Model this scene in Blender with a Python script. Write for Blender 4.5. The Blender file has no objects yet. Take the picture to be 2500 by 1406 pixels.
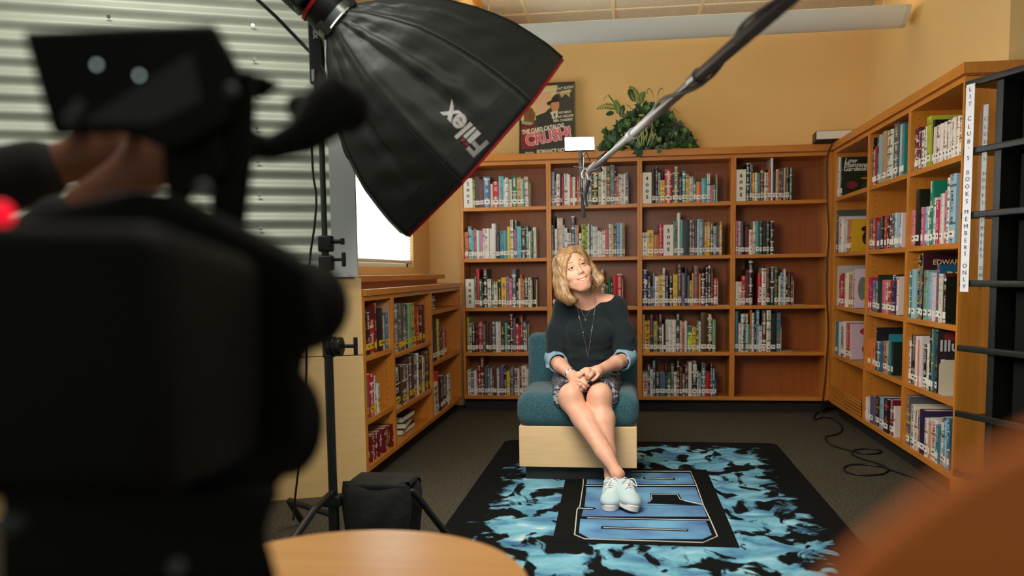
import bpy, bmesh, math, random
import numpy as np
from mathutils import Vector, Matrix
random.seed(7)
S = bpy.context.scene
COL = S.collection
PI = math.pi
# ------------------------------------------------------------------ camera
CAMH = 1.04
FPX, CX, CY = 2093.4, 1250.0, 849.5
CR = Vector((0.99128541, 0.13100832, -0.0137863))
CU = Vector((0.00206707, 0.08917213, 0.99601409))
CF = Vector((-0.13171548, 0.98736273, -0.08812423))
cam_d = bpy.data.cameras.new('camera')
cam = bpy.data.objects.new('camera', cam_d)
COL.objects.link(cam)
M = Matrix((CR, CU, -CF)).transposed().to_4x4()
M.translation = Vector((0, 0, CAMH))
cam.matrix_world = M
cam_d.sensor_width = 36
cam_d.lens = FPX / 2500 * 36
cam_d.shift_y = (CY - 703) / 2500
cam_d.clip_start = 0.02
cam_d.dof.use_dof = True
cam_d.dof.focus_distance = 4.25
cam_d.dof.aperture_fstop = 2.2
S.camera = cam
def at(x, y, ax, v):
    """point seen at photo pixel x,y on the plane where coordinate ax equals v"""
    d = CR * ((x - CX) / FPX) - CU * ((y - CY) / FPX) + CF
    o = Vector((0, 0, CAMH))
    return o + d * ((v - o[ax]) / d[ax])
# ------------------------------------------------------------------ world, light, exposure
S.view_settings.view_transform = 'Standard'
S.view_settings.look = 'None'
S.view_settings.exposure = 0.0
S.view_settings.gamma = 1.0
S.view_settings.use_curve_mapping = False
W = bpy.data.worlds.new('world'); S.world = W; W.use_nodes = True
W.node_tree.nodes['Background'].inputs[0].default_value = (0.97, 0.97, 0.92, 1)
W.node_tree.nodes['Background'].inputs[1].default_value = 0.36
def area(name, loc, direction, size, power, color=(1, 1, 1), size_y=None, shape=None, spread=None):
    l = bpy.data.lights.new(name, 'AREA'); l.energy = power; l.color = color
    l.shape = shape or ('RECTANGLE' if size_y else 'SQUARE'); l.size = size
    if size_y: l.size_y = size_y
    if spread: l.spread = spread
    o = bpy.data.objects.new(name, l); COL.objects.link(o)
    o.location = loc
    o.rotation_euler = Vector(direction).to_track_quat('-Z', 'Y').to_euler()
    return o
SB_C = Vector((-0.36, 3.05, 1.53))            # centre of the softbox mouth
SB_N = Vector((0.60, 0.62, -0.50)).normalized()
area('softbox_light', SB_C - SB_N * 0.03, SB_N, 0.78, 34, (1.0, 0.95, 0.88), shape='DISK')
area('daylight_through_window', (-2.0, 5.35, 1.75), (1, 0, -0.1), 1.5, 110, (0.92, 0.97, 1.0), size_y=1.3)
area('added_side_fill', (-1.6, 2.6, 2.80), (0, 0.1, -1), 1.2, 20, (1.0, 0.96, 0.88), size_y=0.3)  # unseen overhead fill, added to brighten the corrugated metal wall
area('ceiling_fluorescent_room', (0.2, 1.2, 2.82), (0, 0, -1), 2.4, 26, (1.0, 0.93, 0.82), size_y=0.5)
# ------------------------------------------------------------------ helpers
def lin(c):
    return tuple(((v / 255) / 12.92 if v / 255 <= 0.04045 else ((v / 255 + 0.055) / 1.055) ** 2.4) for v in c)
MATS = {}
def mat(name, rgb, rough=0.6, metal=0.0, spec=0.5, noise=0.0, nscale=20.0, bump=0.0, bscale=60.0, rgb2=None,
        emit=None, estr=0.0, alpha=1.0, trans=0.0, stretch=(1, 1, 1), coat=0.0, sheen=0.0, sss=0.0):
    if name in MATS: return MATS[name]
    m = bpy.data.materials.new(name); m.use_nodes = True; MATS[name] = m
    nt = m.node_tree; b = nt.nodes['Principled BSDF']
    c = lin(rgb)
    b.inputs['Base Color'].default_value = (*c, 1)
    b.inputs['Roughness'].default_value = rough
    b.inputs['Metallic'].default_value = metal
    b.inputs['Specular IOR Level'].default_value = spec
    b.inputs['Alpha'].default_value = alpha
    b.inputs['Transmission Weight'].default_value = trans
    b.inputs['Coat Weight'].default_value = coat
    b.inputs['Sheen Weight'].default_value = sheen
    if sss:
        b.inputs['Subsurface Weight'].default_value = sss
        b.inputs['Subsurface Radius'].default_value = (0.012, 0.005, 0.003)
    if emit:
        b.inputs['Emission Color'].default_value = (*lin(emit), 1)
        b.inputs['Emission Strength'].default_value = estr
    if noise or bump:
        tc = nt.nodes.new('ShaderNodeTexCoord'); mp = nt.nodes.new('ShaderNodeMapping')
        mp.inputs['Scale'].default_value = stretch
        nt.links.new(tc.outputs['Object'], mp.inputs['Vector'])
    if noise:
        n = nt.nodes.new('ShaderNodeTexNoise'); n.inputs['Scale'].default_value = nscale
        n.inputs['Detail'].default_value = 5
        nt.links.new(mp.outputs[0], n.inputs['Vector'])
        r = nt.nodes.new('ShaderNodeValToRGB')
        c2 = lin(rgb2) if rgb2 else tuple(v * (1 - noise) for v in c)
        r.color_ramp.elements[0].position = 0.35; r.color_ramp.elements[1].position = 0.65
        r.color_ramp.elements[0].color = (*c2, 1); r.color_ramp.elements[1].color = (*c, 1)
        nt.links.new(n.outputs['Fac'], r.inputs['Fac'])
        nt.links.new(r.outputs['Color'], b.inputs['Base Color'])
    if bump:
        n2 = nt.nodes.new('ShaderNodeTexNoise'); n2.inputs['Scale'].default_value = bscale
        nt.links.new(mp.outputs[0], n2.inputs['Vector'])
        bp = nt.nodes.new('ShaderNodeBump'); bp.inputs['Strength'].default_value = bump
        bp.inputs['Distance'].default_value = 0.01
        nt.links.new(n2.outputs['Fac'], bp.inputs['Height'])
        nt.links.new(bp.outputs['Normal'], b.inputs['Normal'])
    return m
class MB:
    """collects shapes into one mesh"""
    def __init__(s): s.v = []; s.f = []; s.mi = []; s.k = 0
    def add(s, vs, fs, mi=None):
        n = len(s.v); s.v += [tuple(p) for p in vs]
        s.f += [[i + n for i in q] for q in fs]; s.mi += [s.k if mi is None else mi] * len(fs)
        return s
    def box(s, a, b, R=None, o=None, taper=None):
        (x0, y0, z0), (x1, y1, z1) = a, b
        vs = [Vector(p) for p in ((x0, y0, z0), (x1, y0, z0), (x1, y1, z0), (x0, y1, z0), (x0, y0, z1), (x1, y0, z1), (x1, y1, z1), (x0, y1, z1))]
        if R is not None: vs = [R @ p for p in vs]
        if o is not None: vs = [p + Vector(o) for p in vs]
        return s.add(vs, [(0, 3, 2, 1), (4, 5, 6, 7), (0, 1, 5, 4), (1, 2, 6, 5), (2, 3, 7, 6), (3, 0, 4, 7)])
    def rbox(s, a, b, r, R=None, o=None, n=4):
        """box with rounded edges (superellipsoid-like, by spherical corners)"""
        bm = bmesh.new()
        bmesh.ops.create_cube(bm, size=1)
        for v in bm.verts:
            v.co = Vector((a[i] + (v.co[i] + 0.5) * (b[i] - a[i]) for i in range(3)))
        bmesh.ops.bevel(bm, geom=bm.edges[:], offset=r, segments=n, affect='EDGES', profile=0.5)
        bm.verts.ensure_lookup_table(); bm.verts.index_update()
        vs = [v.co.copy() for v in bm.verts]; fs = [[v.index for v in f.verts] for f in bm.faces]
        bm.free()
        if R is not None: vs = [R @ p for p in vs]
        if o is not None: vs = [p + Vector(o) for p in vs]
        return s.add(vs, fs)
    def tube(s, pts, rad, n=10, cap=True, flat=None):
        pts = [Vector(p) for p in pts]; N = len(pts)
        rad = rad if hasattr(rad, '__len__') else [rad] * N
        t0 = (pts[1] - pts[0]).normalized()
        up = Vector((0, 0, 1)) if abs(t0.z) < 0.9 else Vector((0, 1, 0))
        nx = t0.cross(up).normalized(); vs = []; fs = []
        for i, p in enumerate(pts):
            t = (pts[min(i + 1, N - 1)] - pts[max(i - 1, 0)]).normalized()
            nx = (nx - t * nx.dot(t)).normalized(); ny = t.cross(nx)
            for k in range(n):
                a = 2 * PI * k / n
                vs.append(p + nx * (math.cos(a) * rad[i]) + ny * (math.sin(a) * rad[i] * (flat or 1)))
        for i in range(N - 1):
            for k in range(n):
                fs.append((i * n + k, i * n + (k + 1) % n, (i + 1) * n + (k + 1) % n, (i + 1) * n + k))
        if cap:
            fs.append(list(range(n))[::-1]); fs.append([(N - 1) * n + k for k in range(n)])
        return s.add(vs, fs)
    def cyl(s, a, b, r, r2=None, n=20):
        return s.tube([a, b], [r, r if r2 is None else r2], n)
    def ball(s, c, r, n=12, sc=(1, 1, 1), R=None):
        vs = []; fs = []; c = Vector(c); m = n // 2 + 1
        for i in range(m + 1):
            th = PI * i / m
            for k in range(n):
                ph = 2 * PI * k / n
                p = Vector((math.sin(th) * math.cos(ph) * sc[0], math.sin(th) * math.sin(ph) * sc[1], math.cos(th) * sc[2])) * r
                vs.append(c + (R @ p if R is not None else p))
        for i in range(m):
            for k in range(n):
                fs.append((i * n + k, (i + 1) * n + k, (i + 1) * n + (k + 1) % n, i * n + (k + 1) % n))
        return s.add(vs, fs)
    def lathe(s, prof, n=32, o=(0, 0, 0), R=None, cap=True):
        vs = []; fs = []
        for (r, z) in prof:
            for k in range(n):
                a = 2 * PI * k / n; p = Vector((r * math.cos(a), r * math.sin(a), z))
                vs.append(Vector(o) + (R @ p if R is not None else p))
        for i in range(len(prof) - 1):
            for k in range(n):
                fs.append((i * n + k, i * n + (k + 1) % n, (i + 1) * n + (k + 1) % n, (i + 1) * n + k))
        if cap:
            fs.append(list(range(n))[::-1]); fs.append([(len(prof) - 1) * n + k for k in range(n)])
        return s.add(vs, fs)
    def prism(s, poly, h0, h1, R=None, o=(0, 0, 0)):
        """polygon in local XY extruded along local Z"""
        n = len(poly)
        vs = [Vector((x, y, h0)) for x, y in poly] + [Vector((x, y, h1)) for x, y in poly]
        if R is not None: vs = [R @ p for p in vs]
        vs = [p + Vector(o) for p in vs]
        return s.add(vs, [list(range(n))[::-1], [n + i for i in range(n)]] + [(i, (i + 1) % n, n + (i + 1) % n, n + i) for i in range(n)])
    def build(s, name, m=None, parent=None, smooth=False, bevel=0.0, seg=2, fix=False):
        me = bpy.data.meshes.new(name); me.from_pydata(s.v, [], s.f); me.update()
        if isinstance(m, (list, tuple)):
            for q in m: me.materials.append(q)
            me.polygons.foreach_set('material_index', s.mi)
        elif m: me.materials.append(m)
        if fix:
            bm = bmesh.new(); bm.from_mesh(me); bmesh.ops.recalc_face_normals(bm, faces=bm.faces); bm.to_mesh(me); bm.free()
        if smooth:
            me.shade_smooth()
            if smooth == 'auto':
                me.set_sharp_from_angle(angle=math.radians(35))
        o = bpy.data.objects.new(name, me); COL.objects.link(o)
        if parent: 
            o.parent = parent
            o.matrix_parent_inverse = parent_inv(parent)
        if bevel:
            md = o.modifiers.new('bevel', 'BEVEL'); md.width = bevel; md.segments = seg; md.limit_method = 'ANGLE'
        return o
def parent_inv(p):
    """parts are modelled in world coordinates; keep them there"""
    m = Matrix.Translation(p.location) @ p.rotation_euler.to_matrix().to_4x4()
    if p.parent: return Matrix.Identity(4)      # a part's own frame is the world frame
    return m.inverted()
def tag(o, label=None, cat=None, group=None, kind=None):
    if label: o['label'] = label
    if cat: o['category'] = cat
    if group: o['group'] = group
    if kind: o['kind'] = kind
    return o
def empty(name, loc, label, cat, group=None):
    o = bpy.data.objects.new(name, None); COL.objects.link(o); o.location = loc; o.empty_display_size = 0.1
    return tag(o, label, cat, group)
def text(name, body, size, R, loc, m, parent, depth=0.0006, bold=0.0, sx=1.0, align='CENTER', shear=0.0, spacing=1.0):
    """flat lettering as thin mesh; R's columns: reading direction, up, outward normal"""
    cu = bpy.data.curves.new(name, 'FONT'); cu.body = body; cu.size = size; cu.extrude = depth / 2
    cu.align_x = align; cu.align_y = 'CENTER'; cu.offset = bold; cu.resolution_u = 3; cu.shear = shear
    cu.space_character = spacing
    tmp = bpy.data.objects.new('tmp', cu); COL.objects.link(tmp)
    me = bpy.data.meshes.new_from_object(tmp)
    bpy.data.objects.remove(tmp); bpy.data.curves.remove(cu)
    me.name = name
    me.transform(Matrix.Diagonal((sx, 1, 1, 1)))
    me.transform(Matrix.Translation(loc) @ R.to_4x4())
    me.materials.clear(); me.materials.append(m)
    o = bpy.data.objects.new(name, me); COL.objects.link(o)
    if parent:
        o.parent = parent; o.matrix_parent_inverse = parent_inv(parent)
    return o
def basis(x, y):
    x = Vector(x).normalized(); y = Vector(y); y = (y - x * y.dot(x)).normalized(); z = x.cross(y)
    return Matrix((x, y, z)).transposed()
# ------------------------------------------------------------------ materials
def wood_mat(name, c1, c2, axis, rough=0.38, scale=1.0):
    m = bpy.data.materials.new(name); m.use_nodes = True; MATS[name] = m
    nt = m.node_tree; b = nt.nodes['Principled BSDF']
    tc = nt.nodes.new('ShaderNodeTexCoord'); mp = nt.nodes.new('ShaderNodeMapping')
    sc = [18 * scale] * 3; sc[axis] = 1.1 * scale
    mp.inputs['Scale'].default_value = sc
    n = nt.nodes.new('ShaderNodeTexNoise'); n.inputs['Scale'].default_value = 2.6; n.inputs['Detail'].default_value = 8; n.inputs['Roughness'].default_value = 0.65
    r = nt.nodes.new('ShaderNodeValToRGB')
    r.color_ramp.elements[0].position = 0.3; r.color_ramp.elements[1].position = 0.72
    r.color_ramp.elements[0].color = (*lin(c2), 1); r.color_ramp.elements[1].color = (*lin(c1), 1)
    nt.links.new(tc.outputs['Object'], mp.inputs[0]); nt.links.new(mp.outputs[0], n.inputs['Vector'])
    nt.links.new(n.outputs['Fac'], r.inputs['Fac']); nt.links.new(r.outputs['Color'], b.inputs['Base Color'])
    b.inputs['Roughness'].default_value = rough
    bp = nt.nodes.new('ShaderNodeBump'); bp.inputs['Strength'].default_value = 0.05
    nt.links.new(n.outputs['Fac'], bp.inputs['Height']); nt.links.new(bp.outputs['Normal'], b.inputs['Normal'])
    return m
WOODC, WOODD = (206, 134, 48), (190, 114, 34)
WZ = wood_mat('maple_upright', WOODC, WOODD, 2)
WX = wood_mat('maple_along_x', WOODC, WOODD, 0)
WY = wood_mat('maple_along_y', WOODC, WOODD, 1)
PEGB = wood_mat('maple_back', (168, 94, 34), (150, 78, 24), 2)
WALLM = mat('painted_wall', (236, 198, 134), 0.85, spec=0.2, bump=0.08, bscale=250)
BLK = mat('black_plastic', (20, 20, 17), 0.45)
BLKM = mat('black_matt', (18, 18, 14), 0.8, spec=0.2)
CHR = mat('chrome', (200, 200, 200), 0.2, metal=1.0)
# ------------------------------------------------------------------ setting
CEIL = 2.88; BACKY = 6.60; LWX = -1.52; RWX = 1.735; RWEND = 4.28
def struct(name, mb, m, **k):
    o = mb.build(name, m, **k); o['kind'] = 'structure'; return o
# carpet
cm = bpy.data.materials.new('carpet'); cm.use_nodes = True
nt = cm.node_tree; b = nt.nodes['Principled BSDF']
tc = nt.nodes.new('ShaderNodeTexCoord')
v = nt.nodes.new('ShaderNodeTexNoise'); v.inputs['Scale'].default_value = 120; v.inputs['Detail'].default_value = 3
r = nt.nodes.new('ShaderNodeValToRGB'); r.color_ramp.interpolation = 'LINEAR'
els = [(0.30, (36, 34, 26)), (0.42, (62, 60, 46)), (0.48, (56, 74, 72)), (0.53, (94, 74, 52)), (0.58, (72, 60, 42)), (0.64, (104, 98, 78)), (0.74, (128, 108, 78))]
r.color_ramp.elements[0].position = els[0][0]; r.color_ramp.elements[0].color = (*lin(els[0][1]), 1)
r.color_ramp.elements[1].position = els[-1][0]; r.color_ramp.elements[1].color = (*lin(els[-1][1]), 1)
for p, c in els[1:-1]:
    e = r.color_ramp.elements.new(p); e.color = (*lin(c), 1)
nt.links.new(tc.outputs['Object'], v.inputs['Vector']); nt.links.new(v.outputs['Fac'], r.inputs['Fac']); nt.links.new(r.outputs['Color'], b.inputs['Base Color'])
b.inputs['Roughness'].default_value = 0.95; b.inputs['Specular IOR Level'].default_value = 0.15
bp = nt.nodes.new('ShaderNodeBump'); bp.inputs['Strength'].default_value = 0.5; bp.inputs['Distance'].default_value = 0.004
nt.links.new(v.outputs['Fac'], bp.inputs['Height']); nt.links.new(bp.outputs['Normal'], b.inputs['Normal'])
struct('floor', MB().box((-5, -2.5, -0.06), (5, 6.7, 0)), cm)
struct('wall_back', MB().box((-1.7, BACKY, 0), (1.9, BACKY + 0.12, CEIL + 0.02)), WALLM)
struct('wall_right', MB().box((RWX, RWEND, 0), (RWX + 0.12, BACKY, CEIL + 0.02)), WALLM)
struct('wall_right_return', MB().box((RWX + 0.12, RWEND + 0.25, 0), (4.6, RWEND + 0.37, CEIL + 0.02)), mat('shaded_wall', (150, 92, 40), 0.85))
# left wall with window opening
WY0, WY1, WZ0, WZ1 = 4.55, 6.08, 1.085, 2.2
w = MB()
w.box((LWX - 0.14, 3.98, 0), (LWX, WY0, CEIL)); w.box((LWX - 0.14, WY1, 0), (LWX, BACKY, CEIL))
w.box((LWX - 0.14, WY0, 0), (LWX, WY1, WZ0)); w.box((LWX - 0.14, WY0, WZ1), (LWX, WY1, CEIL))
struct('wall_left', w, WALLM)
struct('wall_left_soffit', MB().box((LWX, 3.98, 2.42), (-1.0, BACKY, CEIL)), WALLM)
struct('trim_1', MB().box((-1.0, 3.98, CEIL - 0.05), (-0.975, BACKY, CEIL - 0.0)), mat('ochre_trim', (196, 140, 60), 0.6))
struct('trim_2', MB().box((-0.975, BACKY - 0.02, CEIL - 0.035), (RWX, BACKY, CEIL)), MATS['ochre_trim'])
# window
FR = mat('window_white', (222, 222, 206), 0.4)
wf = MB()
wf.box((LWX - 0.09, WY0, WZ0), (LWX - 0.04, WY0 + 0.04, WZ1)); wf.box((LWX - 0.09, WY1 - 0.04, WZ0), (LWX - 0.04, WY1, WZ1))
wf.box((LWX - 0.09, WY0, WZ0), (LWX - 0.04, WY1, WZ0 + 0.04)); wf.box((LWX - 0.09, WY0, WZ1 - 0.04), (LWX - 0.04, WY1, WZ1))
win = struct('window_1', wf, FR)
gl = mat('window_glass', (240, 245, 245), 0.02, trans=1.0)
gp = MB().box((LWX - 0.068, WY0 + 0.04, WZ0 + 0.04), (LWX - 0.062, WY1 - 0.04, WZ1 - 0.04)).build('pane', gl, win)
bl = bpy.data.materials.new('blind_slat'); bl.use_nodes = True
nt = bl.node_tree; nt.nodes.clear()
o_ = nt.nodes.new('ShaderNodeOutputMaterial'); mx = nt.nodes.new('ShaderNodeMixShader'); d_ = nt.nodes.new('ShaderNodeBsdfDiffuse'); t_ = nt.nodes.new('ShaderNodeBsdfTranslucent')
d_.inputs[0].default_value = (0.9, 0.89, 0.86, 1); t_.inputs[0].default_value = (0.92, 0.92, 0.9, 1); mx.inputs[0].default_value = 0.6
nt.links.new(d_.outputs[0], mx.inputs[1]); nt.links.new(t_.outputs[0], mx.inputs[2]); nt.links.new(mx.outputs[0], o_.inputs[0])
blind = MB().box((LWX - 0.035, WY0 + 0.01, WZ1 - 0.05), (LWX - 0.005, WY1 - 0.01, WZ1 - 0.01)).build('blind_headrail', FR, win)
sl_me = None
zz = WZ0 + 0.06; k = 0
while zz < WZ1 - 0.06:
    a = 0.5
    if sl_me is None:
        s_ = MB(); hw = 0.0125
        s_.add([(-hw * 0.5, 0, -hw * 0.86), (0.003, 0, 0), (hw * 0.5, 0, hw * 0.86), (-hw * 0.5, WY1 - WY0 - 0.04, -hw * 0.86), (0.003, WY1 - WY0 - 0.04, 0), (hw * 0.5, WY1 - WY0 - 0.04, hw * 0.86)], [(0, 1, 4, 3), (1, 2, 5, 4)])
        so = s_.build('blind_slat', bl, blind); sl_me = so.data
    else:
        so = bpy.data.objects.new('blind_slat', sl_me); COL.objects.link(so); so.parent = blind
    so.location = (LWX - 0.018, WY0 + 0.02, zz)
    zz += 0.0205; k += 1
MB().box((LWX - 0.03, WY0 + 0.015, WZ0 + 0.028), (LWX - 0.006, WY1 - 0.015, WZ0 + 0.046)).build('blind_bottom_rail', FR, blind)
# sill ledge above the low case
struct('window_sill', MB().box((LWX, 3.9, 1.0), (-1.30, 6.12, 1.032)), WY, bevel=0.004)
struct('trim_3', MB().box((LWX, 3.9, 0.968), (-1.36, 6.12, 1.0)), WY)
# suspended ceiling: plenum slab, tiles, grid
ceil = struct('ceiling', MB().box((-2.6, -2.5, CEIL + 0.03), (4.6, BACKY + 0.1, CEIL + 0.1)), mat('slab', (150, 140, 120), 0.9))
TM = mat('ceiling_tile', (228, 222, 202), 0.95, spec=0.1, noise=0.25, nscale=160, bump=0.3, bscale=140)
GM = mat('grid_metal', (236, 222, 190), 0.5)
tx = [-0.70 + 0.6155 * i for i in range(-1, 9)]
ty = [BACKY - 0.30 - 0.6155 * i for i in range(0, 13)]
xs = [-1.0] + tx[1:]; 
xs = [x for x in xs]; 
tm = None
def tile(x0, x1, y0, y1):
    MB().box((x0 + 0.011, y0 + 0.011, CEIL + 0.004), (x1 - 0.011, y1 - 0.011, CEIL + 0.022)).build('ceiling_tile', TM, ceil)
ys = [BACKY] + ty
for i in range(len(xs) - 1):
    for j in range(len(ys) - 1):
        if xs[i] > 1.8 and ys[j] > RWEND + 0.4: continue
        tile(xs[i], min(xs[i + 1], RWX) if ys[j + 1] > RWEND else xs[i + 1], ys[j + 1], ys[j])
for x in xs: MB().box((x - 0.012, -1.0, CEIL - 0.004), (x + 0.012, BACKY if x < 1.8 else RWEND + 0.25, CEIL + 0.004)).build('grid_bar', GM, ceil)
for y in ys[1:]: MB().box((-1.0, y - 0.012, CEIL - 0.003), (RWX if y > RWEND else 4.5, y + 0.012, CEIL + 0.003)).build('grid_bar', GM, ceil)
# angled metal clad wall at left
AW0 = Vector((-1.222, 3.88, 0)); AD = Vector((-math.cos(math.radians(23)), -math.sin(math.radians(23)), 0)); AN = Vector((-AD.y, AD.x, 0))
if AN.y > 0: AN = -AN
RA = Matrix((AD, -AN, Vector((0, 0, 1)))).transposed()      # local x along wall to the left, y into the wall
PANM = mat('tan_laminate', (214, 180, 122), 0.5, spec=0.3, noise=0.06, nscale=6, stretch=(1, 1, 8))
aw = struct('wall_angled', MB().box((0.01, 0.02, 0), (2.6, 0.16, CEIL), RA, AW0), PANM)
for (z0, z1) in ((0.0, 0.660), (0.664, 1.022)):
    for (x0, x1) in ((0.0, 1.2), (1.204, 2.55)):
        MB().box((x0, 0.0, z0), (x1, 0.022, z1), RA, AW0).build('wall_panel', PANM, aw, bevel=0.002)
MET = mat('galvanised_metal', (206, 214, 196), 0.5, metal=0.15, noise=0.10, nscale=5)
c_ = MB(); n = 0; pitch = 0.0735; Z0 = 1.03; Z1 = 2.86; st = 10
rows = int((Z1 - Z0) / pitch * st)
vs = []; fs = []
for i in range(rows + 1):
    z = Z0 + i * pitch / st; d = -0.012 + 0.010 * math.cos(2 * PI * i / st)
    for x in (0.115, 2.55):
        vs.append(AW0 + RA @ Vector((x, d, z)))
for i in range(rows): fs.append((2 * i, 2 * i + 1, 2 * i + 3, 2 * i + 2))
c_.add(vs, fs); cor = c_.build('corrugated_sheet', MET, aw, smooth=True)
FL = mat('grey_flashing', (172, 178, 176), 0.45, metal=0.1)
f_ = MB().box((0.0 + 0.018, -0.034, 1.028), (0.132, 0.0, 2.87), RA, AW0)
fl = f_.build('corner_flashing', FL, aw, bevel=0.002)
bs = None
def bolt(x, z, d=-0.03):
    q = MB(); p = AW0 + RA @ Vector((x, d, z))
    q.cyl(p, p + AN * 0.004, 0.0085, n=10); q.cyl(p + AN * 0.004, p + AN * 0.009, 0.0045, n=6)
    q.build('screw', CHR, aw, smooth='auto')
for i in range(12):
    for x in (0.44, 1.02, 1.62): bolt(x, Z0 + pitch * (2 * i + 1.0), -0.022)
for z in (1.045, 1.6, 2.2): bolt(0.055, z, -0.034)
# pendant uplight
PX0, PX1, PY, PZ = -1.0, 1.64, 5.6, 2.575
pl = empty('pendant_light', (0.3, PY, PZ), 'long pale grey linear pendant light hanging below the ceiling', 'ceiling light')
PM = mat('perforated_white_metal', (228, 230, 218), 0.5)
prof = [(0.0, 0.0), (-0.02, -0.035), (-0.055, -0.066), (-0.1, -0.088), (-0.14, -0.098), (-0.18, -0.088), (-0.225, -0.066), (-0.26, -0.035), (-0.28, 0.0)]
prof = [(y + 0.14, z) for y, z in prof]
def shell(x0, x1):
    q = MB(); vs = []; fs = []
    for x in (x0, x1):
        for (y, z) in prof: vs.append((x, PY - y, PZ + z + 0.0))
        for (y, z) in prof[::-1]: vs.append((x, PY - y * 0.97, PZ + z * 0.95 + 0.004))
    m_ = len(prof) * 2
    for i in range(m_): fs.append((i, (i + 1) % m_, m_ + (i + 1) % m_, m_ + i))
    fs.append(list(range(m_))); fs.append([m_ + i for i in range(m_)][::-1])
    return q.add(vs, fs)
shell(PX0, PX1 - 0.0).build('reflector', PM, pl, smooth='auto', fix=True)
ec = MB().prism([(-y, z) for y, z in prof], 0, 0.03, basis((0, 1, 0), (0, 0, 1)), (PX1, PY, PZ))
ec.build('end_cap', mat('pendant_cap', (214, 212, 196), 0.5), pl, fix=True)
MB().cyl((PX0 + .1, PY, PZ - 0.02), (PX1 - 0.1, PY, PZ - 0.02), 0.012).build('tube_lamp', mat('tube_glow', (255, 240, 215), emit=(255, 240, 218), estr=18.0), pl)
for x in (-0.87, 1.55):
    MB().cyl((x, PY, PZ), (x, PY, CEIL), 0.003, n=6).build('suspension_cable', mat('grey_cable', (170, 165, 150), 0.5), pl)
# ------------------------------------------------------------------ bookcases
BZ = [0.445, 0.780, 1.142, 1.518]              # tops of the shelves
BOT = 0.120; CT = 1.842; FY = 6.30
TH = 0.026
NUM = ['first', 'second', 'third', 'fourth', 'fifth', 'sixth', 'seventh', 'eighth', 'ninth', 'tenth', 'eleventh', 'twelfth', 'thirteenth', 'fourteenth', 'fifteenth', 'sixteenth', 'seventeenth', 'eighteenth', 'nineteenth', 'twentieth', 'twenty-first', 'twenty-second', 'twenty-third', 'twenty-fourth', 'twenty-fifth', 'twenty-sixth', 'twenty-seventh']
HOLE = mat('peg_hole', (40, 20, 8), 0.8)
def case(kind, a0, a1, front, depth, zb, zt, shelves, label, group, kick=True):
    """kind 'x': runs along X, front faces -Y at Y=front.  'r': runs along Y, front faces -X.  'l': along Y, faces +X"""
    if kind == 'x':
        T = lambda a, d, z: (a, front + d, z); mid = ((a0 + a1) / 2, front + depth / 2, 0); WA = WX
    elif kind == 'r':
        T = lambda a, d, z: (front + d, a, z); mid = (front + depth / 2, (a0 + a1) / 2, 0); WA = WY
    else:
        T = lambda a, d, z: (front - d, a, z); mid = (front - depth / 2, (a0 + a1) / 2, 0); WA = WY
    def bx(p, q):
        A = T(*p); B = T(*q)
        return MB().box([min(u, v) for u, v in zip(A, B)], [max(u, v) for u, v in zip(A, B)])
    c = empty('bookcase', mid, label, 'bookcase', group)
    bx((a0, 0, zb - TH), (a0 + 0.0175, depth, zt)).build('side_panel', WZ, c, bevel=0.0015)
    bx((a1 - 0.0175, 0, zb - TH), (a1, depth, zt)).build('side_panel', WZ, c, bevel=0.0015)
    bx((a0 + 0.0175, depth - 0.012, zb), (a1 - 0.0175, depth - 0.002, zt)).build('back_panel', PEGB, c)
    bx((a0 + 0.0175, 0, zb - TH), (a1 - 0.0175, depth - 0.012, zb)).build('bottom_shelf', WA, c, bevel=0.0015)
    bx((a0 + 0.0175, 0.001, zt - 0.022), (a1 - 0.0175, depth - 0.012, zt)).build('top_rail', WA, c)
    for z in shelves:
        bx((a0 + 0.0175, 0.003, z - TH), (a1 - 0.0175, depth - 0.012, z)).build('shelf', WA, c, bevel=0.002)
    h = MB()
    zz = zb + 0.06
    while zz < zt - 0.06:
        for d in (0.04, depth - 0.06):
            for s, aa in ((1, a0 + 0.0175), (-1, a1 - 0.0175)):
                p = Vector(T(aa, d, zz)); q = Vector(T(aa + s * 0.0006, d, zz))
                h.cyl(p, q, 0.0028, n=5)
        zz += 0.032
    tag(h.build('peg_holes', HOLE, c), kind='stuff')
    for z in shelves:
        for d in (0.045, depth - 0.065):
            p = Vector(T(a0 + 0.0175, d, z - TH - 0.004)); q = Vector(T(a0 + 0.026, d, z - TH - 0.004))
            MB().cyl(p, q, 0.003, n=8).build('shelf_pin', CHR, c)
    if kick:
        bx((a0, 0.06, 0), (a1, depth, zb - TH)).build('kick_board', mat('kick_black', (24, 20, 14), 0.7), c)
    return c
BX = [-1.2085, -0.5565, 0.1005, 0.7575, 1.4175]
ORD = ['first', 'second', 'third', 'fourth']
for i in range(4):
    case('x', BX[i], BX[i + 1], FY, 0.29, BOT, CT, BZ, '%s bay from the left of the tall orange maple back bookcase' % ORD[i], None)
RY = [6.22, 5.40, 4.66, 3.945]; RX = 1.428
RN = ['far', 'middle', 'near']
for i in range(3):
    case('r', RY[i + 1], RY[i], RX, 0.30, BOT, CT, BZ, '%s bay of the tall orange maple bookcase on the right wall' % RN[i], None)
MB().box((BX[4], FY, 0.1), (BX[4] + 0.022, FY + 0.03, CT)).build('x', WZ).name = 'corner_filler_strip'
cf = bpy.data.objects['corner_filler_strip']; tag(cf, 'narrow wooden filler strip in the corner between back and right bookcases', 'trim strip')
q = MB().box((RX, 6.222, 0.1), (RX + 0.02, 6.298, CT)).build('corner_filler_strip', WZ)
tag(q, 'wooden corner post joining the far right bookcase bay to the back', 'trim strip')
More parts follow.
